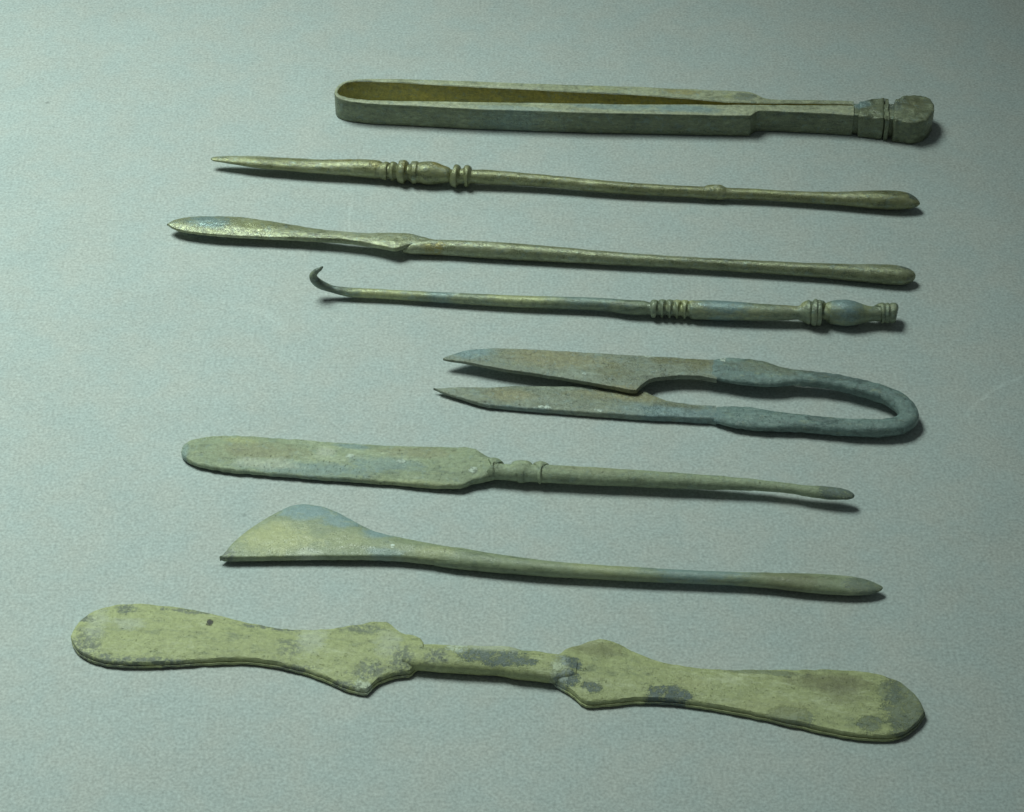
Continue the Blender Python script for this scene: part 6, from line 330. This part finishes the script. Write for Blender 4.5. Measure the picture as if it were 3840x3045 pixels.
def thing(name, key, label, cat):
    T = TOOLS[key]
    o = bpy.data.objects.new(name, None); C.objects.link(o); o.empty_display_size = .01
    o.location = (T['loc'][0] / 1000, T['loc'][1] / 1000, 0); o.rotation_euler = (0, 0, R(T['ang']))
    o['label'] = label; o['category'] = cat
    return o, T

# ------------------------------------------------------------------ the surface
def table():
    nx = 60; v = []; f = []
    for j in range(nx + 1):
        for i in range(nx + 1):
            v.append((-420 + 840 * i / nx, -340 + 800 * j / nx, 0))
    for j in range(nx):
        for i in range(nx):
            a = j * (nx + 1) + i; f.append((a, a + 1, a + nx + 2, a + nx + 1))
    me = bpy.data.meshes.new('table_surface'); me.from_pydata([(x / 1000, y / 1000, z / 1000) for x, y, z in v], [], f)
    me.materials.append(paper()); me.shade_smooth()
    o = bpy.data.objects.new('table_surface', me); C.objects.link(o)
    o['kind'] = 'structure'; o['label'] = 'matt grey green card the instruments lie on'
table()

# ------------------------------------------------------------------ 1 tweezers
def tweezers():
    root, T = thing('tweezers', 'tweezers', 'brown-green bronze tweezers with looped bend and knobbed end, farthest from the viewer', 'tweezers')
    m = patina('tweezers_patina', (.19, .215, .135), (.095, .115, .075), (.36, .40, .27), T['patches'], 1, stria=.7, rough=.44, speck=.4, metal=.35)
    mi = patina('tweezers_inner_ochre', (.42, .37, .085), (.20, .20, .06), (.58, .48, .11), (), 2, stria=.4, speck=.1)
    m_lit = patina('tweezers_lit_top', (.36, .385, .255), (.20, .22, .14), (.48, .51, .36), T['patches'], 4, rough=.5, speck=.4)  # paler top faces of the arms: light from above put into the colour
    h = T['h']
    def arm(nm, pairs, lo, hi, cap0, cap1, label=None):
        st = crom([p[0] + p[1] for p in pairs], 6)[lo * 6:hi * 6 + 1]
        rings = []
        for (ax, ay, bx, by) in st:
            A = Vector((ax, ay, 0)); B = Vector((bx, by, 0)); d = B - A; w = d.length; d /= w; b = min(.3, w * .25)
            pts = [(b, 0), (0, b), (0, h * .25), (0, h * .5), (0, h * .75), (0, h - b), (b * .35, h - b * .35), (b, h), (w * .5, h + .05), (w - b * .7, h), (w, h - b * .7), (w, h * .66), (w, h * .33), (w, b), (w - b, 0)]
            rings.append([tuple(A + d * u + Vector((0, 0, z))) for u, z in pts])
        v, f = tube(rings, cap0, cap1); n = len(rings[0]); midx = []
        for fc in f:
            js = sorted(k % n for k in fc)
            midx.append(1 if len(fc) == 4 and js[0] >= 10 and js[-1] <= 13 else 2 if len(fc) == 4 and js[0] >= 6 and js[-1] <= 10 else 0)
        return mesh_obj(nm, v, f, m, root, 40, .09, label, [mi, m_lit], midx, freq=.25)
    k = 5
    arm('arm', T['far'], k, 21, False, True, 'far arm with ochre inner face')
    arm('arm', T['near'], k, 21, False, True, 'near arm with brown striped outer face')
    # the spring bend: far side reversed, then near side
    bend = [p for p in reversed(T['far'][:k + 1])] + list(T['near'][1:k + 1])
    T2 = bend
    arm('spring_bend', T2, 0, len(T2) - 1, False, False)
    prism('tip_neck', T['neck'], .3, h - .35, .4, m, root, wob=.25)
    prism('tip_collar', T['block'], .05, h + .1, .45, m, root, wob=.3)
    prism('ring', T['ridge'], 0, h + .15, .35, m, root, wob=.15)
    prism('finial', T['disc'], .02, h + .25, .5, m, root, smooth=1, wob=.22, label='round knob closing the tips of the tweezers', dome=.15)
tweezers()

# ------------------------------------------------------------------ 2 probe with turned beads
def bead_probe():
    root, T = thing('beaded_probe', 'bead_probe', 'thin bronze probe with needle point and cluster of turned beads, just below the tweezers', 'probe')
    m = patina('beaded_probe_patina', (.245, .255, .13), (.11, .12, .055), (.44, .45, .30), T['patches'], 3, rough=.36, speck=.35, metal=.45)
    turned(root, T['st'], T['cuts'], ['needle_point', 'ring', 'ring', 'ring', 'ring', 'bead', 'ring', 'ring', 'shaft', 'ring', 'shaft', 'olive_tip'], m,
           {5: 'largest bead, worn, with a bright glint painted on', 9: 'small worn ring near the rounded end'}, wob=.07)
bead_probe()

# ------------------------------------------------------------------ 3 probe with leaf blade
def leaf_probe():
    root, T = thing('leaf_bladed_probe', 'leaf_probe', 'bronze probe with raised leaf-shaped blade and plain round shaft, above the hook', 'probe')
    m = patina('leaf_probe_patina', (.255, .275, .165), (.13, .145, .08), (.45, .475, .34), T['patches'], 5, rough=.34, speck=.3, metal=.45)
    blade('blade', T['blade'], m, root, bev=.2, wob=.07)
    turned(root, T['st'], T['cuts'], ['shaft', 'tip'], m, {1: 'swollen pitted end'}, wob=.07)
leaf_probe()

# ------------------------------------------------------------------ 4 hook
def hook():
    root, T = thing('surgical_hook', 'hook', 'slender bronze hook with curled sharp point and turned ringed handle', 'hook')
    m = patina('hook_patina', (.205, .245, .165), (.095, .125, .09), (.39, .41, .25), T['patches'], 7, rough=.42, speck=.3, metal=.25)
    turned(root, T['st'], T['cuts'], ['shaft', 'ring', 'ring', 'ring', 'ring', 'ring', 'grip', 'flare', 'ring', 'ring', 'bulb', 'threaded_end'], m,
           {10: 'blue-green egg-shaped bulb'}, wob=.06)
    curl = crom(T['curl'], 5)
    rings = []; Pp = [Vector(c[:3]) for c in curl]; seg = 20
    d0 = (Pp[0] - Pp[-1]); axis = Vector((-math.sin(0.0), 1, 0))
    for i, c in enumerate(curl):
        d = (Pp[min(i + 1, len(Pp) - 1)] - Pp[max(i - 1, 0)]).normalized()
        side = (axis - d * axis.dot(d)).normalized(); upv = d.cross(side)
        rings.append([tuple(Pp[i] + side * (math.cos(2 * math.pi * j / seg) * c[3]) + upv * (math.sin(2 * math.pi * j / seg) * c[4])) for j in range(seg)])
    v, f = tube(rings)
    mesh_obj('hook_point', v, f, m, root, 60, .04, 'dark curled point rising off the card')
hook()

# ------------------------------------------------------------------ 5 shears
def shears():
    root, T = thing('spring_shears', 'shears', 'blue-grey bronze spring shears with rounded bow and two crossing blades', 'shears')
    m = patina('shears_patina', (.165, .245, .235), (.085, .13, .125), (.30, .40, .375), T['patches'], 9, rough=.46, speck=.6, bump=.6)
    mb = patina('shears_blade_patina', (.215, .245, .185), (.12, .14, .105), (.32, .37, .31), T['patches'], 10, rough=.48, speck=.5, bump=.5)
    blade('blade', T['far'], mb, root, bev=.12, label='upper blade, raised and overlapping', wob=.07)
    blade('blade', T['near'], mb, root, bev=.25, label='lower blade with thick near edge', wob=.07)
    st = crom(T['bow'], 5)
    v, f = tube(rod_rings(st, 28, 2.5)); mesh_obj('spring_bow', v, f, m, root, 50, .16, freq=.6)
shears()

# ------------------------------------------------------------------ 6 probe with long blade
def blade_probe():
    root, T = thing('long_bladed_spatula', 'blade_probe', 'pale green bronze spatula with long round-ended blade and thin raised shaft', 'spatula')
    m = patina('long_blade_patina', (.295, .35, .225), (.185, .225, .145), (.45, .505, .36), T['patches'], 11, rough=.58, speck=.6, bump=.55, contrast=1.6, tint=.25)
    blade('blade', T['blade'], m, root, bev=.3, wob=.10, nick=.2, crust=.14)
    turned(root, T['st'], T['cuts'], ['collar', 'neck', 'bead', 'neck', 'ring', 'shaft', 'olive_tip'], m, {6: 'dark blue-grey tip'}, wob=.09)
blade_probe()

# ------------------------------------------------------------------ 7 fan-bladed spatula
def fan():
    root, T = thing('fan_bladed_spatula', 'fan_spatula', 'bronze spatula with wide fin-shaped blade, blue and yellow stained', 'spatula')
    m = patina('fan_patina', (.255, .30, .185), (.16, .20, .125), (.37, .415, .275), T['patches'], 13, rough=.5, speck=.2, bump=.3, contrast=1.0, tint=.12)
    blade('blade', T['blade'], m, root, bev=.25, wob=.05, nick=.08, crust=.05)
    turned(root, T['st'], T['cuts'], ['shaft', 'leaf_tip'], m, wob=.06)
fan()

# ------------------------------------------------------------------ 8 double spatula
def double():
    root, T = thing('double_ended_spatula', 'double_spatula', 'yellow-green double-ended spatula with two broad shouldered blades, nearest the viewer', 'spatula')
    m = patina('double_patina', (.375, .41, .195), (.225, .26, .135), (.53, .57, .36), T['patches'], 15, rough=.55, speck=.5, bump=.5, contrast=1.25, tint=.0)
    blade('blade', T['left'], m, root, step=.30, bev=.28, wob=.10, nick=.16, crust=.14, label='left blade, pale with one pit near its middle')
    blade('blade', T['right'], m, root, step=.30, bev=.28, wob=.10, nick=.16, crust=.14, label='right blade with slate patches where the crust has flaked')
    turned(root, T['st'], [], ['shaft'], m, wob=.12, power=2.6)
double()
